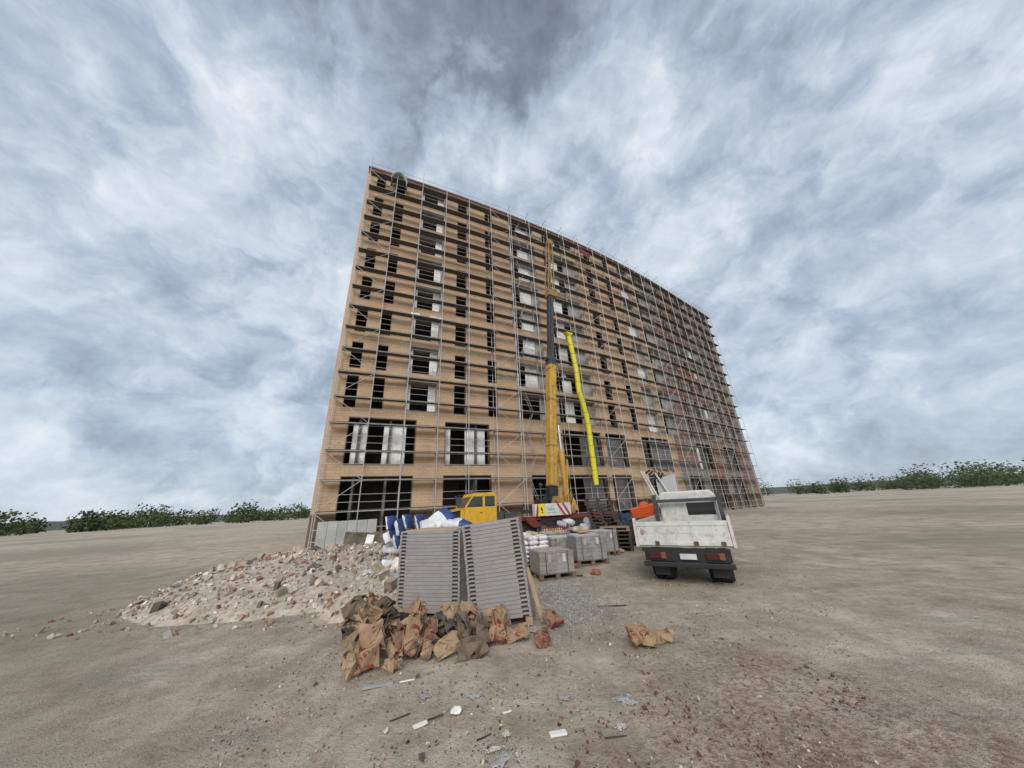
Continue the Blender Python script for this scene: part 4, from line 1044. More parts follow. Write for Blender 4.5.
# px, py of the sack's middle, width and height in pixels, kind, material, roll in the picture (deg), turn about own axis, lean, label
BAGS = [
 (367,659,32,42,'fold',PAPER_L,8,0,30,'large crushed brown sack with red band and emblem, front left of the heap'),
 (350,672,16,30,'fold',PAPER_P,-10,30,30,'plain brown sack at the bottom left of the heap, cut by the photo edge'),
 (374,638,25,30,'fold',PAPER_P,-12,0,35,'pale unprinted folded sack standing in the middle of the left half'),
 (369,618,30,24,'fold',PAPER_P,30,40,45,'pale folded sack lying just above the other pale one'),
 (356,611,24,26,'open',PAPER_D,60,20,60,'dark gaping sack at the upper left of the heap'),
 (353,634,20,26,'open',PAPER_P,-35,10,50,'gaping sack showing grey lining at the left edge'),
 (371,601,15,16,'fold',PAPER_R,10,60,40,'small reddish sack at the top of the heap by the rubble'),
 (386,608,22,22,'open',PAPER_D,-20,20,45,'dirty brown sack below the left corner of the left panel stack'),
 (396,620,22,28,'open',PAPER_P,-25,45,40,'pale sack with dark open side, centre of the heap'),
 (418,611,20,26,'fold',PAPER_L,0,0,25,'pointed sack with round red emblem against the left panel stack'),
 (412,645,22,40,'open',PAPER_L,12,0,35,'tall gaping sack with red emblem leaning right, front centre'),
 (394,646,16,24,'fold',PAPER_P,-15,50,30,'narrow crumpled sack left of the tall gaping one'),
 (393,664,18,18,'fold',PAPER_P,40,10,60,'small pale sack right of the large front one'),
 (430,632,15,26,'fold',PAPER_R,5,30,30,'torn reddish sack between the tall gaping one and the dark scraps'),
 (440,624,15,20,'open',PAPER_D,-15,60,40,'dark torn open sack behind the reddish one'),
 (446,648,26,18,'flat',PAPER_P,65,0,60,'pale flattened wedge shaped sack on the bare ground in front'),
 (450,614,20,22,'fold',PAPER_P,-5,10,30,'pale tan sack leaning on the gap between the panel stacks'),
 (460,632,24,26,'open',PAPER_D,-20,10,40,'greyish brown bulky sack in front of the stack gap'),
 (470,616,18,26,'fold',PAPER_L,-8,0,25,'upright printed sack at the foot of the leaning stack'),
 (484,634,18,30,'open',PAPER_D,-12,70,35,'sack turned side on with grey lining showing, right end'),
 (497,632,20,34,'fold',PAPER_L,6,0,25,'tall printed sack standing furthest right in the heap'),
 (472,651,30,20,'flat',PAPER_D,80,20,65,'dark flattened sack lying in front of the right half'),
 (517,634,24,16,'flat',PAPER_L,85,0,60,'flat printed sack apart from the heap under the leaning stack'),
 (553,619,20,20,'fold',PAPER_R,-30,30,50,'crumpled reddish sack beside the timber prop foot'),
 (543,641,17,15,'fold',PAPER_R,70,40,60,'small curled brown sack on open ground in front of the prop'),
 (643,637,28,22,'fold',PAPER_L,75,0,62,'torn brown sack lying alone on the right of the yard'),
 (664,638,20,12,'flat',PAPER_P,80,30,65,'flattened pale sack scrap touching the lone torn sack'),
 (427,651,14,15,'fold',PAPER_P,20,60,45,'little brown sack squeezed at the front foot of the reddish one'),
 (352,652,16,20,'fold',PAPER_R,15,20,40,'reddish crumpled sack behind the plain one at the left edge'),
 (383,628,18,20,'open',PAPER_D,-30,30,45,'shaded brown sack between the two pale folded ones'),
 (405,628,16,24,'open',PAPER_D,10,50,45,'dark hollow sack behind the tall gaping one'),
 (362,628,18,18,'fold',PAPER_P,-40,50,40,'brown sack corner left of the pale folded pair'),
]
def px_scale(p): # pixels per metre at a point
    return F_PX/((p.y*cos(PITCH)+(p.z-H)*sin(PITCH)))
for i, (px, py, w, h, kind, m, rl, turn, lean, lab) in enumerate(BAGS):
    # where this line of sight meets the face of the heap
    x0_ = max(0., min(1., (px-400)/110))
    D0 = 4.75+.55*x0_; sl = .24 if px < 510 else 0.
    d = ray(px, py); foot = gp(px, py+h*.38)
    D = foot.y
    if px < 510 and foot.y > D0:
        # z = sl*(y-D0):  H + t*dz = sl*(t*dy-D0)
        t_ = (H+sl*D0)/(sl*d.y-d.z); D = max(D0, t_*d.y)
    D = min(D, 6.85 if px > 395 else 7.4)
    c = at(px, py, D); sc = px_scale(c)
    L = .80*h/sc; W_ = w/sc*.86
    if kind == 'open' and i % 3 != 1: lean = -lean*.8
    if abs(rl) > 55: L, W_ = w/sc*.95, h/sc*.95
    T = {'open': .8, 'fold': .62, 'flat': .4}[kind]*min(W_, L)
    o = paper_sack(kind, L, W_, T, 300+i*7, m)
    co = [v.co.copy() for v in o.data.vertices]
    lo_ = [sorted(c_[k_] for c_ in co)[len(co)//40] for k_ in range(3)]; hi_ = [sorted(c_[k_] for c_ in co)[-len(co)//40] for k_ in range(3)]
    want = (W_, T*1.15, L); sc3 = [want[k_]/max(.01, hi_[k_]-lo_[k_]) for k_ in range(3)]
    for v in o.data.vertices: v.co = Vector([(v.co[k_]-(lo_[k_]+hi_[k_])/2)*sc3[k_] for k_ in range(3)])
    yaw = math.atan2(-c.x, c.y)
    Rm = Matrix.Rotation(yaw, 4, 'Z') @ Matrix.Rotation(R(-lean), 4, 'X') @ Matrix.Rotation(R(rl), 4, 'Y') @ Matrix.Rotation(R(turn), 4, 'Z')
    o.matrix_world = Matrix.Translation(c) @ Rm
    zmin = min((o.matrix_world @ v.co).z for v in o.data.vertices)
    if zmin < -.03 or (zmin > .02 and (px > 510 or py > 640)): o.location.z -= zmin+.02
    tag(o, lab, 'paper sack', GS if px < 510 else None)
for k in range(14):    # crushed sacks filling the heap from below
    px = 352+k*11.5; D = 5.5+random.uniform(0,.9) if k > 6 else 5.3+random.uniform(0,1.4)
    o = paper_sack(random.choice(('fold','open')), .3, .32, .2, 900+k, random.choice([PAPER_D, PAPER_P, PAPER_R])); p = at(px, 640, D)
    o.location = (p.x, D, .10); o.rotation_euler = (R(80)+random.uniform(-.3,.3), random.uniform(-.4,.4), random.uniform(0,6))
    tag(o, 'crushed brown sack at the bottom of the heap, pressed under the others', 'paper sack', GS)

# ------------------------------------------------------------------ ground
def bump_h(x, y):
    h = .025*noise.noise((x*.5, y*.5, 3))+.018*noise.noise((x*1.7, y*1.7, 8))+.012*noise.noise((x*5, y*5, 1))+.006*noise.noise((x*13, y*13, 4))
    r = math.hypot(x, y)
    return h*max(0, min(1, (60-r)/40))-.012
def mound(x, y):
    e = ((x+6.4)/4.4)**2+((y-12.0)/4.6)**2
    h = .78*max(0, 1-e)**.8 if e < 1 else 0
    e2 = ((x+3.1)/1.5)**2+((y-9.2)/2.2)**2
    if e2 < 1: h = max(h, .62*(1-e2)**.8)
    if h > 0: h += .10*noise.noise((x*1.1, y*1.1, 5))*min(1, h*4)+.05*noise.noise((x*3, y*3, 2))*min(1, h*4)
    return h
def axis(lo, hi, fine_lo, fine_hi, st, grow=1.16):
    a = []; v = fine_lo
    while v <= fine_hi: a.append(v); v += st
    s_ = st; v = fine_lo
    while v > lo: s_ *= grow; v -= s_; a.insert(0, v)
    s_ = st; v = a[-1]
    while v < hi: s_ *= grow; v += s_; a.append(v)
    return a
xs, ys = axis(-900, 900, -8, 8, .11), axis(-300, 1200, 1.5, 18, .11)
mb = MB(); g = [[mb.vert((x, y, bump_h(x, y))) for y in ys] for x in xs]
for i in range(len(xs)-1):
    for j in range(len(ys)-1): mb.face((g[i][j], g[i+1][j], g[i+1][j+1], g[i][j+1]))
tag(mb.build('ground', GROUND, smooth=True), kind='structure')
# rubble heap: earth core and broken pieces in one uncountable mass
PAL = [((.50,.43,.34),6),((.60,.56,.49),4),((.27,.135,.10),3),((.40,.26,.20),4),((.26,.225,.19),3),((.42,.35,.26),5),((.62,.61,.58),2),((.15,.125,.105),2)]
def pick(rn):
    t_ = sum(w for _, w in PAL); r = rn.uniform(0, t_)
    for c, w in PAL:
        r -= w
        if r <= 0: k_ = rn.uniform(.6,1.1); return tuple(x*k_ for x in c)
    return PAL[0][0]
def chunk(mb, p, s, rn, c, flat=1.):
    e = Euler((rn.uniform(0,6), rn.uniform(0,6), rn.uniform(0,6))).to_matrix()
    a = [s*rn.uniform(.6,1.3), s*rn.uniform(.5,1.), s*rn.uniform(.35,.8)*flat]
    P = []
    for z in (-1,1):
        for x, y in ((-1,-1),(1,-1),(1,1),(-1,1)):
            P.append(Vector(p)+e @ Vector((x*a[0]*rn.uniform(.6,1.1), y*a[1]*rn.uniform(.6,1.1), z*a[2]*rn.uniform(.6,1.1))))
    i = [mb.vert(q, c) for q in P]
    for f in ((3,2,1,0),(4,5,6,7),(0,1,5,4),(1,2,6,5),(2,3,7,6),(3,0,4,7)): mb.face([i[k] for k in f])
rn = random.Random(21); mb = MB()
gx = [-11.5+i*.16 for i in range(68)]; gy = [6.6+j*.16 for j in range(80)]
ok = lambda x, y: mound(x, y)
G = {}
for i, x in enumerate(gx):
    for j, y in enumerate(gy): G[i, j] = mb.vert((x, y, (mound(x, y) if mound(x, y) > .02 else -.06)), tuple(q*(1+.25*noise.noise((x*2, y*2, 4))) for q in (.38,.325,.265)))
for i in range(67):
    for j in range(79):
        q = [G[i,j],G[i+1,j],G[i+1,j+1],G[i,j+1]]
        if max(mb.v[k][2] for k in q) > 0: mb.face(q)
for k in range(7500):
    x, y = rn.uniform(-10.5,-1.6), rn.uniform(6.8,18.2); h = mound(x, y)
    if h < .03 and rn.random() < .8: continue
    s = .012+.055*rn.random()**2.6
    chunk(mb, (x, y, h+s*.25), s*(1.3 if y > 11 else 1), rn, pick(rn))
for k in range(110):
    x, y = rn.uniform(-9.5,-2.4), rn.uniform(7.8,17); h = mound(x, y)
    if h < .1: continue
    chunk(mb, (x, y, h+.04), rn.uniform(.07,.15), rn, pick(rn))
tag(mb.build('rubble', TINT), 'heap of broken brick, plaster and concrete rubble left of the panel stacks', 'rubble', kind='stuff')
# grit and brick crumbs strewn over the yard
mb = MB()
for k in range(60000):
    y = 2.2+9.5*rn.random()**1.5; x = rn.uniform(-.62, .62)*y*1.3+.1
    w = .55*min(x, 2.2-.6*x)-.42*(y-3.7)+1.5*noise.noise((x*1.1, y*1.1, 7))+.8*noise.noise((x*4, y*4, 3))
    c = tuple(q*.8 for q in pick(rn))
    if rn.random() < .35+.4*noise.noise((x*.9, y*.9, 2)): c = tuple(q*.45 for q in c)
    if noise.noise((x*1.6, y*1.6, 11)) < rn.uniform(-.35,.35): continue
    s = .003+.011*rn.random()**5
    if w > .45 and rn.random() < .7: kk_ = rn.uniform(.7,1.2); c = tuple(q*kk_ for q in rn.choice(((.16,.068,.05),(.11,.05,.04),(.20,.105,.075)))); s *= 1.05
    elif rn.random() < .35: continue
    if w > .5 and rn.random() < .03: s = rn.uniform(.012,.024)
    chunk(mb, (x, y, bump_h(x, y)+s*.3), s, rn, c)
for k in range(420):       # larger crumbs of plaster, mortar, timber and brick
    y = 2.6+7.5*rn.random()**1.4; x = rn.uniform(-.6, .6)*y*1.1+.1
    chunk(mb, (x, y, bump_h(x, y)+.004), rn.uniform(.009,.022)*(1 if rn.random() < .85 else 1.6), rn, tuple(q*.9 for q in pick(rn)), .6)
for k in range(5200):      # grey stone chippings spilt by the prop
    x, y = .95+rn.gauss(0,.42), 7.9+rn.gauss(0,.8)
    q_ = rn.uniform(.16,.36); chunk(mb, (x, y, bump_h(x, y)+.004), .006+.011*rn.random()**2, rn, (q_, q_*.99, q_*.95))
tag(mb.build('grit', TINT), 'scattered grit, pebbles and red brick crumbs over the yard ground', 'grit', kind='stuff')

# ------------------------------------------------------------------ single scraps on the ground
def slip(name, px, py, l, w, h, ang, m, label, cat, dz=0.):
    p = gp(px, py); mb = MB(); mb.box((0,0,h/2), (l,w,h)); o = mb.build(name, m, bevel=min(.003, h*.3))
    o.location = (p.x, p.y, bump_h(p.x, p.y)+.004+dz); o.rotation_euler = (random.uniform(-.04,.04), random.uniform(-.04,.04), R(ang)); return tag(o, label, cat)
def film(name, px, py, l, w, ang, m, label, cat, seed, amp=.009):
    p = gp(px, py); mb = MB(); n, k = 18, 12; g = []
    for i in range(n+1):
        row = []
        for j in range(k+1):
            u, v = i/n-.5, j/k-.5
            q = Vector((u*l*.8, v*w*.8, 0))+noise.noise_vector((u*2.2+seed, v*2.2, seed))*min(l, w)*.35+noise.noise_vector((u*7+seed, v*7, seed))*min(l, w)*.13
            q.z = .006+amp*2.2*abs(noise.noise((u*6+seed, v*6, seed)))
            row.append(mb.vert(q))
        g.append(row)
    for i in range(n):
        for j in range(k):
            e_ = min(i, n-1-i, j*1.3, (k-1-j)*1.3)
            if noise.noise((i*.55+seed*3, j*.55+seed, 9)) > .05+.09*e_: continue
            mb.face((g[i][j], g[i+1][j], g[i+1][j+1], g[i][j+1]))
    o = mb.build(name, m, smooth=True); so = o.modifiers.new('solid','SOLIDIFY'); so.thickness = .002
    o.location = (p.x, p.y, bump_h(p.x, p.y)); o.rotation_euler = (0,0,R(ang)); return tag(o, label, cat)
slip('plaster_offcut', 558, 733, .155, .06, .018, 12, WSCRAP, 'bright white rectangular offcut on reddish ground, bottom centre', 'offcut')
slip('plaster_offcut', 507, 711, .09, .022, .012, 25, WSCRAP, 'thin short white strip left of the bright rectangular offcut', 'offcut')
slip('metal_strip', 378, 686, .34, .06, .02, 16, RUBBER_PIPE, 'grey flat bar lying below the large front sack', 'metal strip')
slip('wood_strip', 407, 682, .17, .02, .012, 20, WSCRAP, 'pale thin splinter right of the grey flat bar', 'offcut')
slip('stick', 400, 717, .2, .014, .012, 32, PALW, 'thin dark stick left of the paint scraper', 'stick')
slip('stick', 616, 738, .2, .012, .008, 8, PALW, 'dark stick lying among brick crumbs at lower right', 'stick')
slip('stick', 484, 737, .14, .012, .01, 30, PALW, 'short brown stick near the crumpled wrappers at the bottom', 'stick')
slip('rod', 612, 605, .55, .02, .02, -4, CHAR, 'bent dark rod on the sandy ground right of the prop', 'rod')
slip('plank_end', 578, 576, .28, .07, .03, -8, PALW, 'short dark board end on the ground by the nearest wrapped load', 'board')
# paint scraper with a pale blade
t = thing('paint_scraper', 'paint scraper with pale blade and dark wooden handle on the ground', 'tool', gp(424,724)+Vector((0,0,.01)), (0,0,R(30)))
mb = MB(); mb.box((.11,0,.008), (.16,.016,.014)); mb.build('handle', PALW, t, bevel=.003)
mb = MB(); mb.prism([(-.1,-.012),(-.02,-.012),(.03,-.002),(.03,.004),(-.1,.0)], -.025, .025); mb.build('blade', WSCRAP, t)
# loose lumps
def lump(name, px, py, s, m, label, cat, seed, sq=.7):
    p = gp(px, py); bm = bmesh.new(); bmesh.ops.create_icosphere(bm, subdivisions=3, radius=s)
    for v in bm.verts:
        n_ = noise.noise_vector(v.co/s*1.3+Vector((seed,0,0)))*s*.5; v.co += n_; v.co.z *= sq
        v.co += noise.noise_vector(v.co/s*4+Vector((seed,3,0)))*s*.12
    me = bpy.data.meshes.new(name); bm.to_mesh(me); bm.free(); me.materials.append(m)
    o = bpy.data.objects.new(name, me); COL.objects.link(o); o.location = (p.x, p.y, s*sq*.5); o.rotation_euler = (0,0,seed); return tag(o, label, cat)
BRK = mat('brick_red', (.26,.10,.06), .9, .3, 6., bump=.5, bscale=20)
lump('broken_brick', 596, 574, .14, BRK, 'reddish brown broken brick on open ground right of the nearest wrapped load', 'brick', 3.1, .6)
lump('broken_brick', 576, 567, .13, BRK, 'broken brick heap bit between the two front wrapped loads', 'brick', 5.7, .5)
lump('broken_brick', 621, 552, .14, mat('pale_brick', (.42,.24,.19), .9, .3, 6.), 'pale pink brick lump at the corner of the rightmost wrapped load', 'brick', 8.2, .6)
lump('plaster_lump', 456, 712, .045, WSCRAP, 'white plaster lump alone on bare ground below the sacks', 'plaster', 4.4, .6)
film('plastic_film', 626, 700, .30, .22, 25, PLAST, 'crumpled pale plastic film on the right of the yard', 'plastic', 2.2)
film('plastic_film', 500, 760, .12, .38, -38, PLAST, 'long torn strip of grey plastic film at the bottom edge', 'plastic', 4.1, .01)
film('plastic_film', 477, 694, .22, .14, 30, PLAST, 'thin torn plastic wisp below the dark flattened sack', 'plastic', 6.4)
film('plastic_film', 425, 697, .14, .12, 60, PLAST, 'small clear plastic scrap below the tall gaping sack', 'plastic', 7.9)
film('plastic_film', 506, 735, .1, .08, 15, WRAP, 'small white crumpled wrapper left of the bright offcut', 'wrapper', 9.3)
film('plastic_film', 494, 750, .2, .09, 20, WRAP, 'whitish crumpled wrapper above the long plastic strip', 'wrapper', 3.7)
film('plastic_film', 540, 630, .45, .2, 10, mat('teal_film', (.30,.37,.35), .4, .3, 9.), 'greyish teal plastic film by the foot of the prop', 'plastic', 5.2)
film('plastic_film', 620, 728, .16, .1, 40, WRAP, 'pale paper shred above the dark stick at lower right', 'paper', 8.8)
film('plastic_film', 641, 611, .35, .16, 10, PLAST, 'pale torn sheet on the sandy ground left of the truck wheel', 'plastic', 1.4, .008)
film('plastic_film', 563, 698, .14, .12, 0, PLAST, 'faint whitish film scrap in the centre of the yard', 'plastic', 2.9)

# ------------------------------------------------------------------ left: white boards, old stone
t = thing('hoarding_boards', 'row of white boards standing upright behind the mossy stones at far left', 'boards', at(358,536,18.5)*1.0, (0,0,R(10)))
b0 = at(357,545,18.5)
t.location = (b0.x, b0.y, .25)
for k in range(6):
    mb = MB(); mb.box((-1.85+k*.5, 0, .66), (.485,.04,1.32+.02*(k % 2))); o = mb.build('board', GREYBOARD, t, bevel=.005)
mb = MB(); mb.span((-2.1,.03,.3),(1.2,.07,.38)); mb.build('rail', WOOD, t)
def slab(px, py, D, d, rot, seed, label):
    p = at(px, py, D); bm = bmesh.new(); bmesh.ops.create_cube(bm, size=1); bmesh.ops.subdivide_edges(bm, edges=bm.edges, cuts=7, use_grid_fill=True)
    for v in bm.verts:
        v.co = Vector((v.co.x*d[0], v.co.y*d[1], v.co.z*d[2])); v.co += noise.noise_vector(v.co*3+Vector((seed,0,0)))*.09+noise.noise_vector(v.co*9+Vector((seed,0,0)))*.03
    me = bpy.data.meshes.new('old_masonry'); bm.to_mesh(me); bm.free(); me.materials.append(MOSS)
    o = bpy.data.objects.new('old_masonry', me); COL.objects.link(o); o.location = p; o.rotation_euler = rot; return tag(o, label, 'masonry')
slab(357, 540, 16.6, (1.05,.5,.62), (.05,.06,.15), 1.3, 'dark mossy block of old masonry in front of the white boards')
slab(379, 539, 16.8, (.75,.5,.62), (0,-.1,-.2), 4.9, 'smaller dark masonry block left of the blue and white sacks')
p = at(369,542,16.0); mb = MB(); mb.box((0,0,.0), (.32,.05,.62)); o = mb.build('broken_board', BOARD, bevel=.005); o.location = p; o.rotation_euler = (-.3,.12,.2); tag(o, 'leaning broken white board between the two masonry blocks', 'board')

# orange hopper on its stand, between pallets and truck
oh = thing('tipping_hopper', 'orange red plastic hopper with pale rim standing behind the flatbed truck', 'hopper', (5.22,14.2,0), (0,0,R(-20)))
mb = MB(); P0 = [(-.46,-.38,1.16),(.34,-.38,1.22),(.34,.38,1.22),(-.46,.38,1.16)]; P1 = [(-.56,-.46,1.56),(.42,-.46,1.74),(.42,.46,1.74),(-.56,.46,1.56)]
mb.hexa(P0+P1); mb.hexa([(-.2,-.3,1.63),(.18,-.3,1.7),(.18,.3,1.7),(-.2,.3,1.63),(-.1,-.2,1.80),(.12,-.2,1.82),(.12,.2,1.82),(-.1,.2,1.80)]); mb.build('tub', ORANGE, oh, bevel=.05)
mb = MB(); mb.hexa([(.35,-.43,1.2),(.41,-.43,1.2),(.41,.43,1.2),(.35,.43,1.2),(.43,-.5,1.76),(.49,-.5,1.76),(.49,.5,1.76),(.43,.5,1.76)]); mb.build('rim', WHITEP, oh, bevel=.02)
mb = MB()
for x in (-.3,.25):
    for y in (-.3,.3): mb.tube((x,y,0),(x,y,1.2),.03,8)
mb.tube((-.3,-.3,.5),(.25,-.3,.5),.025,6); mb.tube((-.3,.3,.5),(.25,.3,.5),.025,6); mb.build('stand', CHAR, oh)
# blue tarpaulin draped behind the low pallets
bm = bmesh.new(); bmesh.ops.create_icosphere(bm, subdivisions=4, radius=.5)
for v in bm.verts: v.co = Vector((v.co.x*1.3, v.co.y*.9, max(-.3, v.co.z)*.75)); v.co += noise.noise_vector(v.co*4)*.12
me = bpy.data.meshes.new('blue_tarpaulin'); bm.to_mesh(me); bm.free(); me.materials.append(BLUET)
o = bpy.data.objects.new('blue_tarpaulin', me); COL.objects.link(o); o.location = (5.0,16.3,.95); tag(o, 'dark blue tarpaulin bundle piled behind the low pallet pile', 'tarpaulin')
mb = MB(); mb.box((0,0,.45), (1.0,.7,.86)); o = mb.build('timber_crate', PALW, bevel=.01); o.location = (5.0,16.3,0.02); o.rotation_euler = (0,0,-.2); tag(o, 'dark timber crate under the blue tarpaulin bundle', 'crate')
# white sheeting and pale poles against the openings beyond the cab
t = thing('sheeted_frame', 'leaning frame of pale poles with white sheeting beyond the truck cab', 'frame', (8.3,19.0,0), (0,0,R(-15)))
mb = MB()
for x0_, x1_, z1_ in ((-.9,.35,3.4),(-1.05,.2,3.45),(-.3,1.2,3.3)):
    mb.tube((x1_,.2,.0),(x0_,-.1,z1_),.055,8)
mb.build('pole', WHITEP, t)
mb = MB()
for k in range(5): mb.tube((-.8+.15*k,-.15+.05*k,3.3-.12*k),(-.55+.17*k,-.1,3.45-.05*k),.06,6)
mb.build('rope_coil', BLACKM, t)
mb = MB(); mb.hexa([(-.25,.28,1.6),(.8,.28,.9),(.8,.33,.9),(-.25,.33,1.6),(-.3,.0,2.95),(.75,.0,3.2),(.75,.05,3.2),(-.3,.05,2.95)]); mb.build('sheet', mat('pale_sheeting', (.42,.43,.43), .6, .08, 2.), t)

# ------------------------------------------------------------------ far low hills, so the yard does not end at a bare line
mb = MB(); n = 90; ring = []
for k in range(n+1):
    a = pi*(-.15+1.3*k/n); r = 620
    h = 9+7*noise.noise((k*.13, 2, 1))+3*noise.noise((k*.5, 5, 1))
    ring.append((mb.vert((r*cos(a), r*sin(a), -2)), mb.vert((r*1.12*cos(a), r*1.12*sin(a), max(3, h))), mb.vert((r*1.4*cos(a), r*1.4*sin(a), -2))))
for k in range(n):
    for q in (0,1): mb.face((ring[k][q], ring[k+1][q], ring[k+1][q+1], ring[k][q+1]))
tag(mb.build('hills', mat('far_scrub', (.085,.095,.07), .95, .35, .02), smooth=True), kind='structure')

rn = random.Random(12); mb = MB()
for k in range(430):
    a = rn.uniform(-.12*pi, 1.12*pi); r = rn.uniform(240, 430); cx_, cy_ = r*cos(a), r*sin(a)
    hh = rn.uniform(7, 15); ww = hh*rn.uniform(.5,.85); c0 = rn.uniform(.75,1.25)
    for q in range(330):
        d_ = Vector((rn.gauss(0,1), rn.gauss(0,1), rn.gauss(0,1))).normalized(); rr = rn.random()**.4
        lob = 1+.45*noise.noise((d_.x*2+k, d_.y*2, d_.z*2))
        p = Vector((cx_+d_.x*ww*rr*lob, cy_+d_.y*ww*rr*lob, abs(hh*.34+d_.z*hh*.52*rr*lob)+.1)); sz = rn.uniform(.4,.85)
        u_ = Vector((rn.gauss(0,1), rn.gauss(0,1), rn.gauss(0,1))).normalized()*sz; w_ = u_.orthogonal().normalized()*sz*.7
        cc = c0*rn.uniform(.7,1.3); cc = (.055*cc,.075*cc,.032*cc)
        mb.face([mb.vert(p+u_, cc), mb.vert(p+w_, cc), mb.vert(p-u_, cc), mb.vert(p-w_, cc)])
    if k % 3 == 0: mb.tube((cx_,cy_,-.1),(cx_,cy_,hh*.4),.12,5)
tag(mb.build('distant_trees', TINT), 'far belt of low green trees along the edge of the site', 'trees', kind='stuff')

# ------------------------------------------------------------------ sky and light
SUN_EL, SUN_AZ = R(34), R(-4)      # behind the viewer
w = bpy.data.worlds.new('World'); S.world = w; w.use_nodes = True
t = w.node_tree; bg = t.nodes['Background']
sky = N(t, 'ShaderNodeTexSky'); sky.sky_type = 'NISHITA'; sky.sun_disc = False; sky.sun_elevation = SUN_EL; sky.sun_rotation = R(180)+SUN_AZ*-1
tc = N(t, 'ShaderNodeTexCoord')
def mth(op, a, b=0., c=None):
    n = N(t, 'ShaderNodeMath', operation=op)
    for i, v in enumerate((a, b) if c is None else (a, b, c)):
        if hasattr(v, 'links'): t.links.new(v, n.inputs[i])
        else: n.inputs[i].default_value = v
    return n.outputs[0]
def vm(op, a, b=None, scale=None):
    n = N(t, 'ShaderNodeVectorMath', operation=op)
    t.links.new(a, n.inputs[0])
    if b is not None:
        if hasattr(b, 'links'): t.links.new(b, n.inputs[1])
        else: n.inputs[1].default_value = b
    if scale is not None: n.inputs[3].default_value = scale
    return n
Dv = tc.outputs['Generated']
sx = N(t, 'ShaderNodeSeparateXYZ'); t.links.new(Dv, sx.inputs[0])
zc = mth('ADD', mth('MAXIMUM', sx.outputs[2], 0.), .6)
cb_ = N(t, 'ShaderNodeCombineXYZ'); t.links.new(mth('DIVIDE', sx.outputs[0], zc), cb_.inputs[0]); t.links.new(mth('DIVIDE', sx.outputs[1], zc), cb_.inputs[1])
st_ = vm('MULTIPLY', Dv, (1.25,1.25,1.7)); Pc = st_.outputs[0]
def noi(scale, d=7., r=.55, dist=.0, vec=None):
    n = N(t, 'ShaderNodeTexNoise', Scale=scale, Detail=d, Roughness=r, Distortion=dist); t.links.new(vec or Pc, n.inputs['Vector']); return n
Pc = vm('ADD', Pc, vm('SCALE', vm('SUBTRACT', noi(5., 4., .5).outputs['Color'], (.5,.5,.5)).outputs[0], scale=.16).outputs[0]).outputs[0]
warp = vm('SCALE', vm('SUBTRACT', noi(2.2, 5.).outputs['Color'], (.5,.5,.5)).outputs[0], scale=.24).outputs[0]
Dw = vm('ADD', Dv, warp).outputs[0]
val = mth('MULTIPLY_ADD', noi(3.4, 10., .60, .0).outputs['Fac'], .95, -.475)
val = mth('ADD', val, mth('MULTIPLY_ADD', noi(10., 9., .64, .0).outputs['Fac'], .50, -.25))
BL_ = [(500,25,.17,-.40),(545,55,.09,-.24),(455,40,.14,-.16),(395,80,.12,-.20),(350,150,.10,-.04),(478,128,.12,.34),(540,128,.11,.28),(430,160,.13,.08),(628,168,.04,.26),(600,120,.07,-.10),(600,75,.06,.14),(650,30,.12,-.02),(600,215,.10,-.10),(668,95,.06,.16),(400,10,.10,-.06)]
for px, py, sg_, am in BL_:
    d = ray(px, py).normalized()
    dist = vm('DISTANCE', Dw, tuple(d)).outputs[1]
    e = mth('EXPONENT', mth('MULTIPLY', mth('MULTIPLY', dist, dist), -1/(2*sg_*sg_)))
    val = mth('MULTIPLY_ADD', e, am, val)
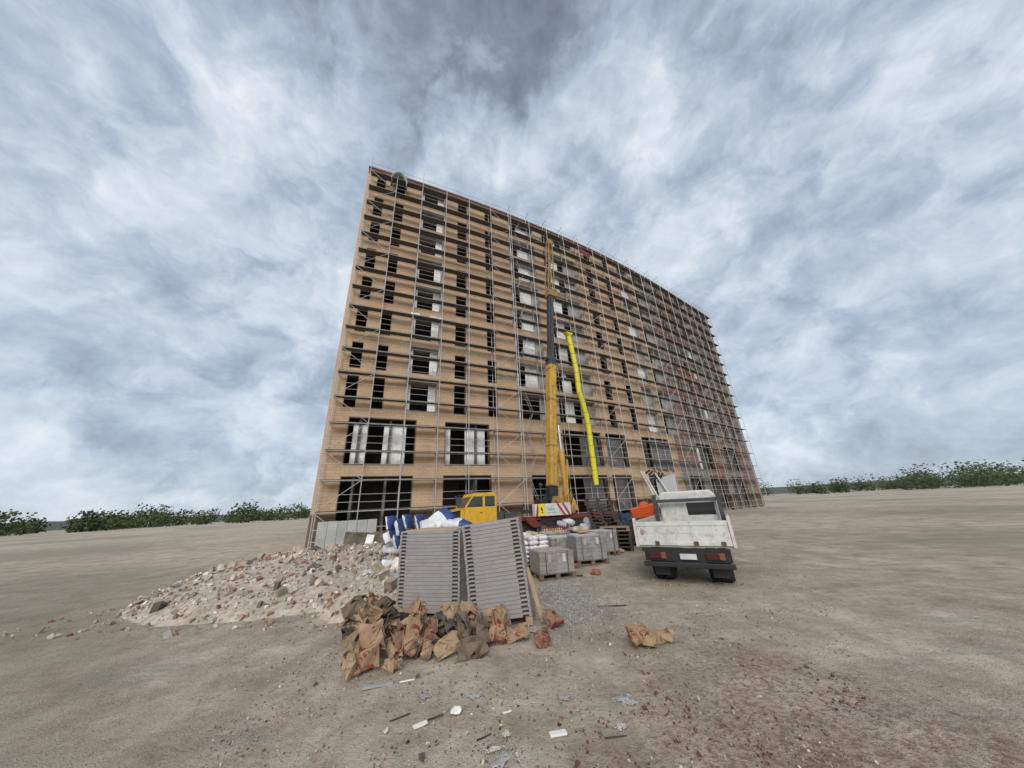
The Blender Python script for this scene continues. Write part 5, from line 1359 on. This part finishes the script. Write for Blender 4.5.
eg = N(t, 'ShaderNodeMapRange', interpolation_type='SMOOTHSTEP'); t.links.new(noi(2.6, 8., .6, .0).outputs['Fac'], eg.inputs[0])
eg.inputs[1].default_value = .44; eg.inputs[2].default_value = .57
val = mth('ADD', val, mth('MULTIPLY_ADD', eg.outputs[0], .16, .54))
cr_ = ramp(t, [(.0, (.155,.18,.235)), (.28, (.245,.29,.365)), (.5, (.41,.495,.605)), (.72, (.625,.705,.795)), (1., (.92,.955,.985))]); t.links.new(val, cr_.inputs[0])
K = 6.0
cl = mixc(t, 1., cr_.outputs[0], (K,K,K), 'MULTIPLY')
t.links.new(mixc(t, .93, sky.outputs[0], cl), bg.inputs[0]); bg.inputs[1].default_value = .1
sl = bpy.data.lights.new('sun', 'SUN'); sl.energy = 1.5; sl.angle = R(36); sl.color = (1,.95,.88)
so = bpy.data.objects.new('sun', sl); COL.objects.link(so)
sd = Vector((sin(SUN_AZ)*cos(SUN_EL), -cos(SUN_AZ)*cos(SUN_EL), sin(SUN_EL)))   # towards the sun
so.rotation_euler = sd.to_track_quat('Z', 'Y').to_euler(); so.location = (-10,-20,40)
sky.sun_rotation = math.atan2(sd.x, sd.y)

# ------------------------------------------------------------------ camera
cd = bpy.data.cameras.new('camera'); cam = bpy.data.objects.new('camera', cd); COL.objects.link(cam); S.camera = cam
cd.sensor_fit = 'HORIZONTAL'; cd.sensor_width = 36; cd.lens = 36*F_PX/1024; cd.clip_start = .05; cd.clip_end = 3000
f = Vector((0, cos(PITCH), sin(PITCH))); u = Vector((0, -sin(PITCH), cos(PITCH))); r = Vector((1,0,0))
# image right/up in world: the zenith leans to the left of the picture
ri = r*cos(ROLL)-u*sin(ROLL); ui = r*sin(ROLL)+u*cos(ROLL)
cam.matrix_world = Matrix(((ri.x,ui.x,-f.x,0),(ri.y,ui.y,-f.y,0),(ri.z,ui.z,-f.z,H),(0,0,0,1)))
S.render.resolution_x, S.render.resolution_y = 1024, 768
S.render.engine = 'CYCLES'
S.view_settings.view_transform = 'Standard'; S.view_settings.look = 'None'; S.view_settings.gamma = 1; S.view_settings.exposure = .78
